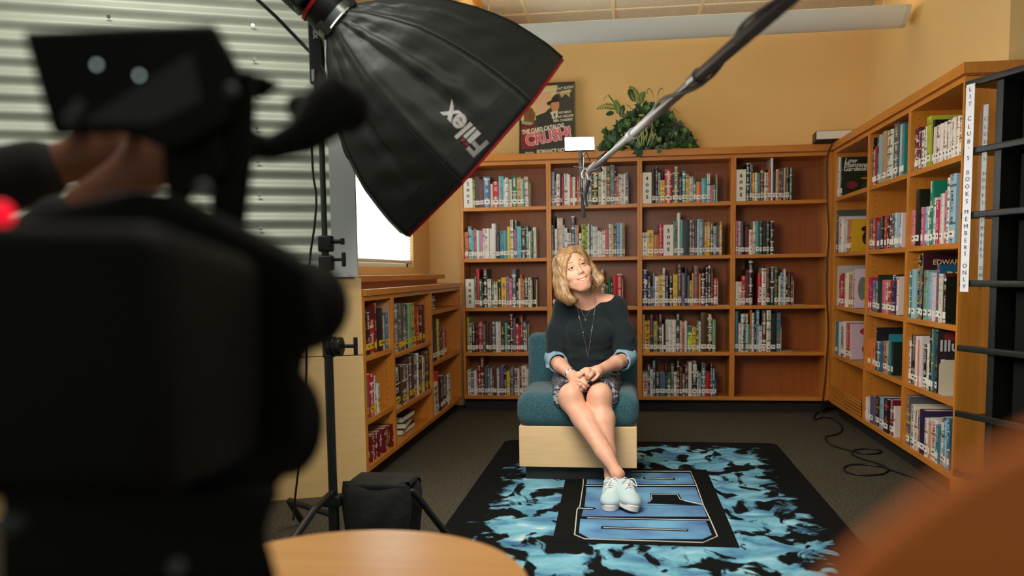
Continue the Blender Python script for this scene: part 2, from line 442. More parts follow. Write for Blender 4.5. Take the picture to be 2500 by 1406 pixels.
# louvred grille across the foot of the far right bay
g = empty('air_grille', (RX, 5.81, 0.16), 'slatted wooden air grille low on the far right bookcase bay', 'grille')
for k in range(6):
    z = 0.112 + k * 0.02
    MB().box((RX - 0.006, RY[1] + 0.03, z), (RX - 0.0005, RY[0] - 0.03, z + 0.014)).build('slat', WY, g, bevel=0.001)
LX = -1.222; LTOP = 0.935
LY = [3.905, 4.42, 5.325, 6.285]
LSH = [[0.345, 0.65], [0.31, 0.615], [0.47, 0.80]]
for i in range(3):
    case('l', LY[i], LY[i + 1], LX, 0.29, BOT, LTOP, LSH[i], '%s bay of the low orange maple bookcase under the window' % ['near', 'middle', 'far'][i], None)
# continuous tops
def top(name, boxes, label):
    e = empty(name, boxes[0][0], label, 'countertop')
    for a, b, m in boxes:
        MB().box(a, b).build('cornice', m, e, bevel=0.002)
    return e
top('countertop', [((BX[0] - 0.0, FY - 0.014, CT + 0.008), (RX - 0.012, BACKY - 0.002, 1.897), WX), ((BX[0] + 0.004, FY + 0.002, CT), (RX - 0.004, BACKY - 0.01, CT + 0.008), PEGB)],
    'long orange maple top board running over the back bookcase')
top('countertop', [((RX - 0.012, 3.93, CT + 0.008), (RWX - 0.002, BACKY - 0.002, 1.897), WY), ((RX + 0.002, 3.935, CT), (RWX - 0.01, 6.29, CT + 0.008), PEGB)],
    'orange maple top board over the bookcase on the right wall')
top('countertop', [((LWX + 0.002, 3.905, LTOP + 0.002), (LX + 0.014, 6.297, 0.967), WY)],
    'maple top board over the low bookcase under the window')
# ------------------------------------------------------------------ books
PAL = dict(k=(30, 30, 27), g=(80, 80, 78), w=(222, 216, 202), c=(214, 203, 168), b=(58, 104, 132), n=(36, 44, 80), t=(44, 128, 132),
           a=(96, 178, 180), l=(148, 186, 200), r=(178, 34, 38), m=(178, 28, 84), p=(214, 116, 136), o=(212, 124, 52), y=(216, 176, 36),
           e=(36, 110, 72), i=(112, 176, 144), v=(176, 190, 70), x=(84, 52, 36), z=(188, 148, 100), u=(104, 24, 34), s=(84, 94, 98), q=(92, 82, 118))
CN = dict(k='black', g='grey', w='white', c='cream', b='blue', n='navy', t='teal', a='aqua', l='pale blue', r='red', m='magenta', p='pink', o='orange',
          y='yellow', e='green', i='mint green', v='lime green', x='brown', z='tan', u='maroon', s='slate grey', q='purple')
def book_material():
    m = bpy.data.materials.new('book_cover'); m.use_nodes = True; nt = m.node_tree; b = nt.nodes['Principled BSDF']
    def attr(n):
        a = nt.nodes.new('ShaderNodeAttribute'); a.attribute_name = n; return a
    c1 = attr('Col'); c2 = attr('Col2'); uv = nt.nodes.new('ShaderNodeUVMap'); uv.uv_map = 'UVMap'
    sp = nt.nodes.new('ShaderNodeSeparateXYZ'); nt.links.new(uv.outputs[0], sp.inputs[0])
    def mth(op, a, b_=None, c=None):
        n = nt.nodes.new('ShaderNodeMath'); n.operation = op
        for i, q in enumerate((a, b_, c)):
            if q is None: continue
            if isinstance(q, (int, float)): n.inputs[i].default_value = q
            else: nt.links.new(q, n.inputs[i])
        return n.outputs[0]
    x, y = sp.outputs[0], sp.outputs[1]
    # glyph-like broken strokes down the middle of the spine: y metres along the spine, x 0..1 across
    tx = nt.nodes.new('ShaderNodeTexNoise'); tx.noise_dimensions = '2D'; tx.inputs['Scale'].default_value = 1.0; tx.inputs['Detail'].default_value = 0
    cb = nt.nodes.new('ShaderNodeCombineXYZ'); nt.links.new(mth('MULTIPLY', x, 3.2), cb.inputs[0]); nt.links.new(mth('MULTIPLY', y, 300.0), cb.inputs[1])
    nt.links.new(cb.outputs[0], tx.inputs['Vector'])
    g = mth('GREATER_THAN', tx.outputs['Fac'], 0.5)
    band = mth('LESS_THAN', mth('ABSOLUTE', mth('SUBTRACT', x, 0.5)), 0.21)
    t2 = nt.nodes.new('ShaderNodeTexNoise'); t2.noise_dimensions = '1D'; t2.inputs['Scale'].default_value = 1.0; t2.inputs['Detail'].default_value = 0
    nt.links.new(mth('MULTIPLY', y, 21.0), t2.inputs['W'])
    seg = mth('GREATER_THAN', t2.outputs['Fac'], 0.44)
    fac = mth('MULTIPLY', mth('MULTIPLY', g, band), seg)
    # narrow printed bars across the spine
    t3 = nt.nodes.new('ShaderNodeTexNoise'); t3.noise_dimensions = '1D'; t3.inputs['Scale'].default_value = 1.0; t3.inputs['Detail'].default_value = 0
    nt.links.new(mth('MULTIPLY', y, 48.0), t3.inputs['W'])
    bar = mth('MULTIPLY', mth('GREATER_THAN', t3.outputs['Fac'], 0.70), 0.75)
    fac = mth('MAXIMUM', fac, bar)
    fac = mth('MULTIPLY', mth('MULTIPLY', fac, mth('GREATER_THAN', x, -1.0)), c2.outputs['Alpha'])
    mx = nt.nodes.new('ShaderNodeMix'); mx.data_type = 'RGBA'
    nt.links.new(fac, mx.inputs[0]); nt.links.new(c1.outputs['Color'], mx.inputs[6]); nt.links.new(c2.outputs['Color'], mx.inputs[7])
    nt.links.new(mx.outputs[2], b.inputs['Base Color'])
    b.inputs['Roughness'].default_value = 0.38
    return m
BOOKM = book_material()
PAGE = mat('book_pages', (226, 214, 184), 0.9, noise=0.15, nscale=400, stretch=(1, 1, 0.01))
LABM = mat('spine_label', (236, 232, 222), 0.6)
LABY = mat('yellow_spine_label', (214, 178, 30), 0.6)
PRT = mat('label_print', (70, 66, 62), 0.7)
def pick2(col):
    r = random.random()
    if col in 'kgnusxqbmret': return (228, 222, 208) if r < 0.65 else ((214, 178, 60) if r < 0.85 else (190, 90, 60))
    return (40, 40, 44) if r < 0.5 else ((150, 30, 40) if r < 0.75 else (30, 80, 110))
def frame(kind, front):
    """local (a along the shelf, d depth, z) to world"""
    if kind == 'x': return lambda a, d, z: Vector((a, front + d, z))
    if kind == 'r': return lambda a, d, z: Vector((front + d, a, z))
    return lambda a, d, z: Vector((front - d, a, z))
def cover_geo(mb, uvs, T, a0, a1, d0, depth, z0, z1, rnd, lean):
    """hardcover: rounded spine towards the reader, two boards, open fore edge"""
    t = 0.0022; w = a1 - a0
    def L(a, d, z): return T(a + lean * (z - z0), d, z)
    n = 5; prof = []
    for i in range(n):
        u = i / (n - 1); a = a0 + w * u; d = d0 + rnd * (1 - math.sin(PI * u))
        prof.append((a, d, u))
    outer = [(a0, d0 + depth, -1)] + prof + [(a1, d0 + depth, -1)]
    m_ = len(outer); base = len(mb.v)
    inner = [(a0 + t, d0 + depth), (a0 + t, d0 + 0.006), (a1 - t, d0 + 0.006), (a1 - t, d0 + depth)]
    vs = [L(a, d, z0) for a, d, _ in outer] + [L(a, d, z1) for a, d, _ in outer] + [L(a, d, z0) for a, d in inner] + [L(a, d, z1) for a, d in inner]
    fs = []; fu = []
    for i in range(m_ - 1):
        fs.append((i, i + 1, m_ + i + 1, m_ + i))
        ua, ub = outer[i][2], outer[i + 1][2]
        if ua >= 0 and ub >= 0: fu.append([(ua, z0), (ub, z0), (ub, z1), (ua, z1)])
        else: fu.append([(-9, 0)] * 4)
    b_ = 2 * m_
    for i in range(3):
        fs.append((b_ + i, b_ + 4 + i, b_ + 4 + i + 1, b_ + i + 1)); fu.append([(-9, 0)] * 4)
    fs += [(0, m_, b_ + 4, b_), (m_ - 1, b_ + 3, b_ + 7, 2 * m_ - 1)]; fu += [[(-9, 0)] * 4] * 2
    top = [m_ + i for i in range(m_)] + [b_ + 7, b_ + 6, b_ + 5, b_ + 4]
    bot = [i for i in range(m_)] + [b_ + 3, b_ + 2, b_ + 1, b_]
    fs += [top[::-1], bot]; fu += [[(-9, 0)] * len(top)] * 2
    mb.add(vs, fs); uvs += fu
def finish_book(mb, uvs, cols, name):
    me = bpy.data.meshes.new(name); me.from_pydata(mb.v, [], mb.f); me.materials.append(BOOKM)
    uv = me.uv_layers.new(name='UVMap')
    flat = []
    for u in uvs:
        for q in u: flat += [q[0], q[1]]
    uv.data.foreach_set('uv', flat)
    c1 = me.color_attributes.new('Col', 'FLOAT_COLOR', 'CORNER'); c2 = me.color_attributes.new('Col2', 'FLOAT_COLOR', 'CORNER')
    f1 = []; f2 = []
    for (a, b_), u in zip(cols, uvs):
        for _ in u: f1 += [*a, 1]; f2 += [*b_]
    c1.data.foreach_set('color', f1); c2.data.foreach_set('color', f2)
    bm = bmesh.new(); bm.from_mesh(me); bmesh.ops.recalc_face_normals(bm, faces=bm.faces); bm.to_mesh(me); bm.free()
    return me
ALL = []     # every book as a record
def px(kind, front, x, y):
    ax = 1 if kind == 'x' else 0
    p = at(x, y, ax, front)
    return (p.x if kind == 'x' else p.y), p.z
def row(kind, front, zshelf, scale, ox, oy, start, toks, where, lab='w', lo=None, hi=None, ymid=None):
    """one shelf of books measured from the photograph: 'colour xend:ytop' in a zoomed crop"""
    zb = None
    a_prev = px(kind, front, ox + start / scale, oy + (ymid or 600) / scale)[0]
    fl = 1; out = []
    for tk in toks.split():
        c = tk[0]; e, t = tk[1:].split(':'); X = ox + float(e) / scale; Y = oy + float(t) / scale
        a, z = px(kind, front + (0.02 if kind != 'l' else -0.02), X - 4 / scale, Y)
        a1 = px(kind, front + (0.02 if kind != 'l' else -0.02), X, oy + (ymid or 600) / scale)[0]
        out.append([c, a_prev, a1, z]); a_prev = a1
    # order along the shelf and keep inside the bay
    n = len(out)
    for i, (c, p, q, z) in enumerate(out):
        a0, a1 = min(p, q), max(p, q)
        if lo is not None: a0 = max(a0, lo); a1 = min(a1, hi)
        if a1 - a0 < 0.004 or c == '_': continue
        h = max(0.12, min(z - zshelf, 0.345))
        ALL.append(dict(kind=kind, front=front, a0=a0 + 0.0004, a1=a1 - 0.0004, z=zshelf, h=h, c=c, i=i, n=n, where=where, lab=lab))
B1 = [(5.407, 1120, 360), (3.7, 1120, 600), (5.02, 1550, 360), (3.606, 1550, 600)]
def brow(bay, r, reg, start, toks, ymid):
    z = ([BOT] + BZ)[::-1][r - 1]
    row('x', FY, z, *B1[reg], start, toks, '%s shelf, %s bay of back bookcase' % (['top', 'second', 'third', 'fourth', 'bottom'][r - 1], ORD[bay - 1]), 'w', BX[bay - 1] + 0.0185, BX[bay] - 0.0185, ymid)
brow(1, 1, 0, 185, 'v215:430 x280:385 x330:420 b415:385 c450:480 r530:450 a595:380 c615:420 w660:395 w700:420 e770:370 z825:390 i865:410 w915:385 K935:415 K955:430', 600)
brow(1, 2, 0, 72, 'o95:1115 o125:1115 l170:1045 a205:1090 m235:1070 w265:1090 a290:1090 p318:1095 w345:1070 w380:1070 w410:1070 w440:1070 w493:1005 k545:1150 t565:1100 b590:1100 t645:1090 y685:1045 w722:955 p748:1080 s770:960 a825:1040 k885:1070 e925:1035 w950:1110 e980:1095 w1025:1055', 1300)
brow(1, 3, 1, 142, 'e162:280 r190:210 e212:300 k222:330 k262:210 w295:300 s318:350 w352:325 k385:300 y430:285 q458:280 p482:290 s522:210 k540:330 w558:295 o572:260 o592:300 k628:290 w655:285 z668:310 k700:285 K720:300', 450)
brow(1, 4, 1, 72, 'v95:645 w120:700 k150:710 k175:700 r218:685 s245:705 x270:700 x298:700 s335:680 w355:685 w382:685 k415:690 i443:695 k465:710 u490:620 s517:655 m540:705 r560:720 u582:630 q612:685 K628:700 K648:700', 850)
brow(1, 5, 1, 76, 'w112:1120 k135:1120 w162:1125 k175:1130 r200:1085 u232:1010 s262:1095 b285:1105 w300:1110 x322:1140 x345:1110 w365:1110 q410:1090 k432:1110 y462:1130 s500:1105 x530:1110 w550:1110 x568:1090 w612:1085 w645:1110', 1250)
brow(2, 1, 0, 1215, 'b1272:320 k1290:440 w1340:345 k1362:400 r1390:395 w1440:345 w1472:355 r1505:390 w1535:390 s1560:390 r1590:390 z1620:390 k1650:390 c1680:400 w1705:500 s1760:380 k1842:330 w1885:330 w1950:250 k2000:240 s2058:230 k2078:305 r2108:385 w2145:350 w2175:360 w2202:345 b2232:330 K2255:375', 600)
brow(2, 2, 0, 1225, 'l1248:1030 k1270:900 w1300:1075 c1375:930 l1400:1025 w1435:1060 w1485:1130 k1530:900 l1560:1025 o1590:1025 w1625:1130 v1680:1020 v1705:1040 w1725:1010 s1745:1060 l1770:1020 w1835:1040 w1865:1100 w1895:1110 w1935:1095 r1980:1065 w2030:1010 z2055:1045 k2080:1020 l2130:995 l2160:1000 z2195:985', 1300)
brow(2, 3, 1, 846, 'u875:390 n900:430 _1290:300 w1310:215 k1330:330 k1350:330 e1375:280 k1390:340 r1430:265 r1478:255 K1500:290', 450)
brow(2, 4, 1, 1500, 'k1530:690 r1545:678 r1562:690', 850)
brow(3, 1, 2, 208, 'k250:260 k285:238 l312:310 y365:400 r460:265 k540:295 n577:360 t628:285 y660:330 w715:355 e750:385 o818:420 a885:380 w920:320 p955:475 t1000:475 K1020:310', 500)
brow(3, 2, 2, 92, 'w150:1040 y228:1012 o293:1068 m350:935', 1200)
brow(3, 2, 2, 475, 't492:905 e520:915 w555:800 t598:885 k668:915 s700:885 u730:885 n760:885 l795:880 l835:880 u848:890 y885:920 y925:915 k958:930 l1000:965 x1020:910 b1035:950 y1068:910', 1200)
brow(3, 3, 3, 68, 'n115:210 x138:270 b155:360 b175:240 w212:268 y245:255 w265:195 k300:260 k335:260 y375:252 x412:160 q440:240 k462:195 s480:260 y502:305 o518:240 s562:178 o582:245 k620:240 k642:190 x668:168 k692:200 r725:285 K740:275', 400)
brow(3, 4, 3, 68, 'z88:605 y132:660 n163:605 v198:665 n212:700 x238:602 w252:690 k270:680 w298:650 w330:650 w362:650 k395:600 w412:658 z435:670 w460:660 e502:700 y540:708 e560:700 w578:665 x634:587 k682:597 i710:645', 800)
brow(3, 5, 3, 70, 'c112:1115 q135:1060 w158:1090 s180:1012 k220:1120 b265:1120 k282:1050 e318:1125 s343:1050 w368:1110 k392:1012 x418:1070 e440:1125 x470:1065 w500:1025 k548:1018 w560:1100 t586:1120 s620:1040 r662:1115 k680:1040 b705:1080 n718:1160', 1250)
brow(4, 1, 2, 1365, 'k1405:195 b1425:190 x1440:200 y1470:310 w1500:310 t1535:310 u1585:275 w1632:305 r1665:258 w1690:130 n1725:300 z1768:268 u1785:250 n1820:250 z1845:250 k1895:245 e1925:250', 500)
brow(4, 2, 2, 1238, 'p1270:900 w1290:900 k1350:910 u1395:970 c1448:1005 w1478:905 t1525:900 k1560:905 w1566:905 k1605:900 w1611:900 k1650:900 w1656:900 k1698:900', 1200)
brow(4, 3, 3, 888, 'w912:315 w938:315 r973:265 u1000:210 k1035:125 _1082:300 r1115:240 w1155:195 k1190:185 k1225:185 k1262:185 w1278:265 l1308:235 w1325:205 k1345:240 k1370:240 u1390:235 K1408:270', 400)
brow(4, 4, 3, 885, 'b912:575 w935:680 w993:600 t1015:690 o1030:565 w1050:590 k1070:690 l1092:565 w1118:700 x1158:570 w1195:568 k1240:595 x1245:680 b1282:590 K1300:685', 800)
RG = [(3.906, 2010, 140), (3.906, 2010, 480), (3.057, 2010, 780)]
def rrow(bay, r, reg, start, toks, ymid):
    z = ([BOT] + BZ)[::-1][r - 1]
    row('r', RX, z, *RG[reg], start, toks, '%s shelf, %s bay of right bookcase' % (['top', 'second', 'third', 'fourth', 'bottom'][r - 1], RN[bay]), 'w', RY[bay + 1] + 0.0185, RY[bay] - 0.0185, ymid)
rrow(0, 1, 0, 118, 'w137:1050 w152:955 w164:955 l176:955 k190:955', 1150)
rrow(0, 2, 1, 118, 'w130:240 k150:130 w166:190 w186:215 w206:230 w224:210 p242:215 p260:215 y280:220', 400)
rrow(0, 3, 1, 95, 'w118:705 r138:705 l148:658 r165:750 r200:730 w215:720 w235:730 z258:740 z275:735 w300:690', 900)
rrow(0, 4, 2, 72, 'r88:15 w103:20 t120:15 w140:20 u150:50 w165:15 r196:30 p212:35', 150)
rrow(1, 1, 0, 422, 'w450:905 k482:770 w495:880 r510:850 n540:760 l565:735 z605:700 s625:870 w670:685 l690:640 s735:625 l760:640 t784:640', 950)
rrow(1, 2, 1, 398, 'w425:220 n455:220 n490:215 r515:200 b540:230 k562:190 k585:185 r605:185 k625:185 u645:170 s665:165 l690:155 w710:155 l735:155 w762:155', 350)
rrow(1, 3, 1, 390, 'u404:780 k425:760 m450:770 m468:770 b500:800 b530:810 k552:745 p590:795 w615:810 r650:800 n690:800 w712:770', 950)
rrow(1, 4, 2, 300, 'k308:45 o324:140 o342:140 o362:145 o380:145 z395:160 k410:60 b440:165 z455:160 z480:170 w490:160 t505:110 k522:170', 280)
rrow(1, 5, 2, 280, 'w300:570 r318:575 w330:575 p345:575 w360:575 q385:575 k415:580 l450:590 w465:620 k500:600 u530:600 w545:650', 680)
rrow(2, 1, 0, 820, 'r852:700 k880:680 u905:670 u930:680 w962:690 w990:660 v1030:560 k1050:600 w1080:660 w1110:645 w1140:630 w1170:615 w1200:600 w1230:590 w1260:570 w1290:560 w1316:560', 850)
rrow(2, 2, 1, 790, 'u808:205 a830:105 k845:150 p885:125 k925:-70 a940:100 p960:100 a985:95 l1005:95 w1022:95 t1055:-150 w1085:10 m1115:30 w1150:-30 p1170:-60 w1200:-180 l1262:-220', 250)
rrow(2, 3, 1, 785, 'k800:550 v815:760 t850:710 l890:690 k920:560 b945:660 x962:540 i1000:700 l1040:720 w1065:730 p1085:690 b1110:650 w1145:735 u1165:730 k1192:760', 900)
rrow(2, 4, 2, 590, 'r604:150 w635:105 w655:135 k690:120 w715:125 o720:150 w740:125 k770:190 w790:180 n805:100 k820:90 b835:70 k852:75', 300)
rrow(2, 5, 2, 570, 'b600:635 k615:565 s650:570 w680:640 w705:680 z725:680 n765:680 w790:740 z800:760 w850:750 t870:790 w905:740 l928:730 b948:740', 850)
LG = (2.604, 870, 640)
def lrow(bay, z, start, toks, ymid, lab='w'):
    nm = {0.65: 'top', 0.615: 'top', 0.80: 'top', 0.345: 'middle', 0.31: 'middle', 0.47: 'middle', BOT: 'bottom'}[z]
    row('l', LX, z, *LG, start, toks, '%s shelf, %s bay of low left bookcase' % (nm, ['near', 'middle', 'far'][bay]), lab, LY[bay] + 0.0185, LY[bay + 1] - 0.0185, ymid)
lrow(0, 0.65, 48, 'k60:290 k85:300 r115:360 u132:260 k162:290 w185:340 b205:320 z228:255', 450, 'y')
lrow(0, 0.345, 56, 't72:740 r100:705 w114:735 w132:722 w142:770', 850, 'y')
lrow(0, BOT, 75, 'u90:1105 u105:1100 u122:1090 u138:1080 u155:1070 u172:1060 u188:1050 u205:1040 u222:1030 u240:1020 u258:1010', 1200)
lrow(1, 0.615, 252, 's258:260 s275:258 s292:260 s308:265 x330:270 i345:265 y368:258 k380:255 r398:280 k415:275 u430:270', 400, 'y')
lrow(1, 0.31, 262, 'k285:660 x312:655 w328:650 x345:600 x365:600 s390:590 w400:575 k425:600 w437:595 x457:560 k470:545', 750, 'y')
lrow(2, 0.47, 492, 'k503:360 e512:365 y522:362 k540:380 r553:425 w565:435 r578:430', 500)
lrow(2, BOT, 500, 'w514:760 r527:690 k537:730 b550:738 k570:715 x585:710 w600:710', 830)
# rank by size in the photograph; the 300 largest stand as things of their own
def proj(p):
    q = Vector(p) - Vector((0, 0, CAMH)); z = q.dot(CF)
    return CX + FPX * q.dot(CR) / z, CY - FPX * q.dot(CU) / z
for b in ALL:
    T = frame(b['kind'], b['front'])
    p0 = proj(T(b['a0'], 0.02, b['z'])); p1 = proj(T(b['a1'], 0.02, b['z'] + b['h']))
    b['px'] = abs(p1[0] - p0[0]) * abs(p1[1] - p0[1])
BOOKENDS = [b for b in ALL if b['c'] == 'K']
ALL = [b for b in ALL if b['c'] != 'K']
RW_ = lambda r, bay: '%s shelf, %s bay of right bookcase' % (r, bay)
CW = (232, 228, 210)
COVERS = {   # covers that show beside shorter neighbours: colour, lettering (text, size, u, v, colour, slant), art patches (u, v, ru, rv, colour)
 (RW_('top', 'far'), 4): ((30, 34, 24), [('Low', 0.045, 0.06, 0.90, CW, 0.25), ('Maintenance', 0.042, 0.04, 0.79, CW, 0.25), ('Gardening', 0.042, 0.03, 0.69, CW, 0.25)], [(0.3, 0.28, 0.16, 0.1, (120, 30, 40)), (0.75, 0.2, 0.2, 0.16, (44, 60, 34)), (0.7, 0.45, 0.16, 0.03, (170, 120, 40))]),
 (RW_('second', 'far'), 1): ((70, 84, 82), [], [(0.5, 0.6, 0.3, 0.2, (110, 124, 120))]),
 (RW_('second', 'far'), 2): ((214, 208, 190), [], []),
 (RW_('second', 'far'), 8): ((206, 166, 24), [], [(0.5, 0.42, 0.2, 0.26, (26, 22, 14)), (0.40, 0.70, 0.13, 0.09, (26, 22, 14))]),
 (RW_('third', 'far'), 2): ((186, 192, 192), [], [(0.55, 0.6, 0.3, 0.2, (206, 206, 200))]),
 (RW_('third', 'far'), 9): ((208, 204, 196), [('ZOO', 0.045, 0.28, 0.86, (30, 30, 30), 0)], [(0.2, 0.5, 0.12, 0.3, (120, 118, 110))]),
 (RW_('fourth', 'far'), 7): ((206, 188, 184), [], [(0.55, 0.8, 0.32, 0.13, (176, 34, 40)), (0.6, 0.3, 0.3, 0.2, (40, 38, 36))]),
 (RW_('third', 'middle'), 6): ((34, 44, 40), [('Family', 0.04, 0.3, 0.92, CW, 0.0)], [(0.15, 0.5, 0.1, 0.4, (70, 30, 30))]),
 (RW_('fourth', 'middle'), 0): ((34, 40, 42), [('SIM', 0.055, 0.2, 0.88, (214, 160, 30), 0.1)], [(0.6, 0.6, 0.2, 0.04, (90, 120, 160))]),
 (RW_('fourth', 'middle'), 6): ((30, 34, 34), [], [(0.7, 0.8, 0.24, 0.05, (150, 30, 50))]),
 (RW_('fourth', 'middle'), 11): ((40, 130, 140), [('EV', 0.045, 0.3, 0.84, CW, 0)], [(0.6, 0.4, 0.14, 0.1, (214, 176, 40))]),
 (RW_('second', 'near'), 4): ((36, 28, 26), [('ART', 0.055, 0.25, 0.91, (190, 30, 40), 0)], [(0.55, 0.66, 0.3, 0.12, (150, 110, 100))]),
 (RW_('second', 'near'), 10): ((30, 124, 96), [], []),
 (RW_('third', 'near'), 0): ((34, 40, 36), [], [(0.5, 0.75, 0.3, 0.15, (120, 130, 140))]),
 (RW_('third', 'near'), 6): ((62, 34, 30), [('EDWARD', 0.034, 0.2, 0.86, (214, 190, 140), 0)], [(0.5, 0.5, 0.35, 0.1, (96, 30, 34))]),
 (RW_('third', 'near'), 11): ((30, 84, 112), [('THE', 0.022, 0.5, 0.93, (190, 190, 120), 0), ('BOO', 0.055, 0.15, 0.80, (190, 200, 110), 0)], [(0.5, 0.68, 0.45, 0.02, (206, 150, 40))]),
 (RW_('fourth', 'near'), 1): ((196, 190, 184), [], [(0.5, 0.6, 0.3, 0.25, (60, 54, 52))]),
 (RW_('fourth', 'near'), 12): ((44, 38, 42), [('S', 0.10, 0.5, 0.88, (190, 190, 190), 0.1), ('Illu', 0.075, 0.03, 0.74, (200, 200, 200), 0.0), ('The', 0.045, 0.45, 0.56, CW, 0.2), ('Base', 0.07, 0.05, 0.44, CW, 0)], [(0.3, 0.9, 0.2, 0.07, (130, 40, 44)), (0.6, 0.22, 0.3, 0.12, (96, 34, 40)), (0.25, 0.1, 0.2, 0.08, (190, 188, 180))]),
 (RW_('bottom', 'near'), 1): ((52, 62, 64), [('Sports', 0.062, 0.12, 0.9, (196, 200, 196), 0.1), ('Illustrated', 0.042, 0.02, 0.78, (170, 176, 172), 0.0)], [(0.5, 0.5, 0.4, 0.2, (90, 110, 120))]),
}
for b in ALL:
    if (b['where'], b['i']) in COVERS: b['px'] *= 50
ALL.sort(key=lambda b: -b['px'])
print('books', len(ALL), 'bookends', len(BOOKENDS))
NB = 300
smb = MB(); suv = []; scol = []; spg = MB(); slb = MB()
for q, b in enumerate(ALL):
    T = frame(b['kind'], b['front']); w = b['a1'] - b['a0']
    d0 = 0.008 + random.random() * 0.014
    depth = 0.225 if (b['where'], b['i']) in COVERS else min(0.235, 0.11 + b['h'] * 0.35); c = COVERS[(b['where'], b['i'])][0] if (b['where'], b['i']) in COVERS else PAL[b['c']]
    c = tuple(min(255, max(0, v + random.randint(-9, 9))) for v in c)
    col1 = (*lin(c),); col2 = (*lin(pick2(b['c'])), random.choice((1, 1, 1, 0.5, 0)))
    rnd = min(0.004, w * 0.15) if random.random() < 0.7 else 0.0004
    lean = 0.0
    single = q < NB
    b['d0'] = d0; b['dep'] = depth
    mb = MB() if single else smb; uvs = [] if single else suv
    n0 = len(uvs)
    zo = b['z'] + random.random() * 3 * 0   # keep the feel of fixed titles
    cover_geo(mb, uvs, T, b['a0'], b['a1'], d0, depth, b['z'], b['z'] + b['h'], rnd, lean)
    cols = [(col1, col2)] * (len(uvs) - n0)
    off = random.random() * 50
    for j in range(n0, len(uvs)):
        uvs[j] = [(u_, v_ + off) for u_, v_ in uvs[j]]
    t = 0.0022
    pg = MB() if single else spg
    A = T(b['a0'] + t, d0 + 0.006, b['z'] + 0.004); B = T(b['a1'] - t, d0 + depth - 0.004, b['z'] + b['h'] - 0.004)
    pg.box([min(u, v) for u, v in zip(A, B)], [max(u, v) for u, v in zip(A, B)])
    lb = None; reg = random.Random(q)
    if b['lab'] and b['h'] > 0.13 and not (b['kind'] == 'x' and reg.random() < 0.06):
        lb = MB() if single else slb
        z0 = b['z'] + 0.02 + reg.random() * 0.006; z1 = z0 + 0.03
        aa, ab = b['a0'] + w * 0.06, b['a1'] - w * 0.06
        vs = []
        for z in (z0, z1):
            for u in range(5):
                f_ = u / 4; d = d0 + rnd * (1 - math.sin(PI * (0.06 + 0.88 * f_))) - 0.0007
                vs.append(T(aa + (ab - aa) * f_, d, z))
        fs = [(u, u + 1, 6 + u, 5 + u) for u in range(4)]
        lb.k = 1 if (not single and b['lab'] == 'y') else 0
        lb.add(vs, fs)
        # thin line of print
        if w > 0.012 and single:
            lb.k = 1
            lb.add([T(aa + w * .25, d0 - 0.0009, z0 + .012), T(ab - w * .25, d0 - 0.0009, z0 + .012), T(ab - w * .25, d0 - 0.0009, z0 + .02), T(aa + w * .25, d0 - 0.0009, z0 + .02)], [(0, 1, 2, 3)])
    if single:
        me = finish_book(mb, uvs, cols, 'book')
        o = bpy.data.objects.new('book', me); COL.objects.link(o)
        size = 'tall' if b['h'] > 0.29 else ('short' if b['h'] < 0.2 else '')
        wd = 'thick' if w > 0.042 else ('thin' if w < 0.016 else '')
        desc = ' '.join(s for s in (size, wd, CN[b['c']], 'book') if s)
        grp = 'books on the %s' % b['where']
        tag(o, '%s, %s from left, %s' % (desc, NUM[b['i']], b['where']), 'book', grp)
        b['obj'] = o
        pg.build('pages', PAGE, o)
        if (b['where'], b['i']) in COVERS:
            _, lines, art = COVERS[(b['where'], b['i'])]; Rc = basis((1, 0, 0), (0, 0, 1))
            for (u, v, ru, rv, cc) in art:
                MB().add([Vector((RX + d0 + depth * (u + ru * math.cos(2 * PI * k / 18)), b['a0'] - 0.0003, b['z'] + b['h'] * (v + rv * math.sin(2 * PI * k / 18)))) for k in range(18)], [list(range(18))]).build('cover_art', mat('art_%d_%d_%d' % cc, cc, 0.5), o)
            for body, size, u, v, cc, sh in lines:
                text('lettering', body, size, Rc, (RX + d0 + depth * u, b['a0'] - 0.0008, b['z'] + b['h'] * v), mat('ink_%d_%d_%d' % cc, cc, 0.6), o, bold=size * 0.02, align='LEFT', shear=sh)
        if lb: lb.build('spine_label', [LABY if b['lab'] == 'y' else LABM, PRT], o)
    else:
        scol += cols
me = finish_book(smb, suv, scol, 'books')
o = bpy.data.objects.new('books', me); COL.objects.link(o)
tag(o, 'remaining slim books standing between the larger ones in all three bookcases', 'books', kind='stuff')
spg.build('pages', PAGE, o)['kind'] = 'stuff'; slb.build('spine_labels', [LABM, LABY], o)['kind'] = 'stuff'
# ------------------------------------------------------------------ bookends, shelf signs, books turned face out
BEC = mat('bookend_cream', (206, 200, 172), 0.45); BED = mat('bookend_dark', (44, 42, 36), 0.5)
def bookend(kind, front, a0, a1, z, h, label, m=None, w=0.13):
    T = frame(kind, front); s = 1
    e = empty('bookend', T((a0 + a1) / 2, 0.08, z), label, 'bookend', None)
    poly = [(0.01, 0), (w, 0), (w, h), (0.045, h), (0.01, h - 0.035)]
    for nm, a in (('upright', a0),):
        vs = [T(a, d, z + zz) for d, zz in poly] + [T(a + 0.0035, d, z + zz) for d, zz in poly]
        n = len(poly)
        MB().add(vs, [list(range(n))[::-1], [n + i for i in range(n)]] + [(i, (i + 1) % n, n + (i + 1) % n, n + i) for i in range(n)]).build('upright', m or BEC, e, fix=True)
    A = T(a0 + 0.0035, 0.01, z + 0.0005); B = T(a0 + 0.09, w, z + 0.002)
    MB().box([min(u, v) for u, v in zip(A, B)], [max(u, v) for u, v in zip(A, B)]).build('foot', m or BEC, e)
    return e
nb = {}
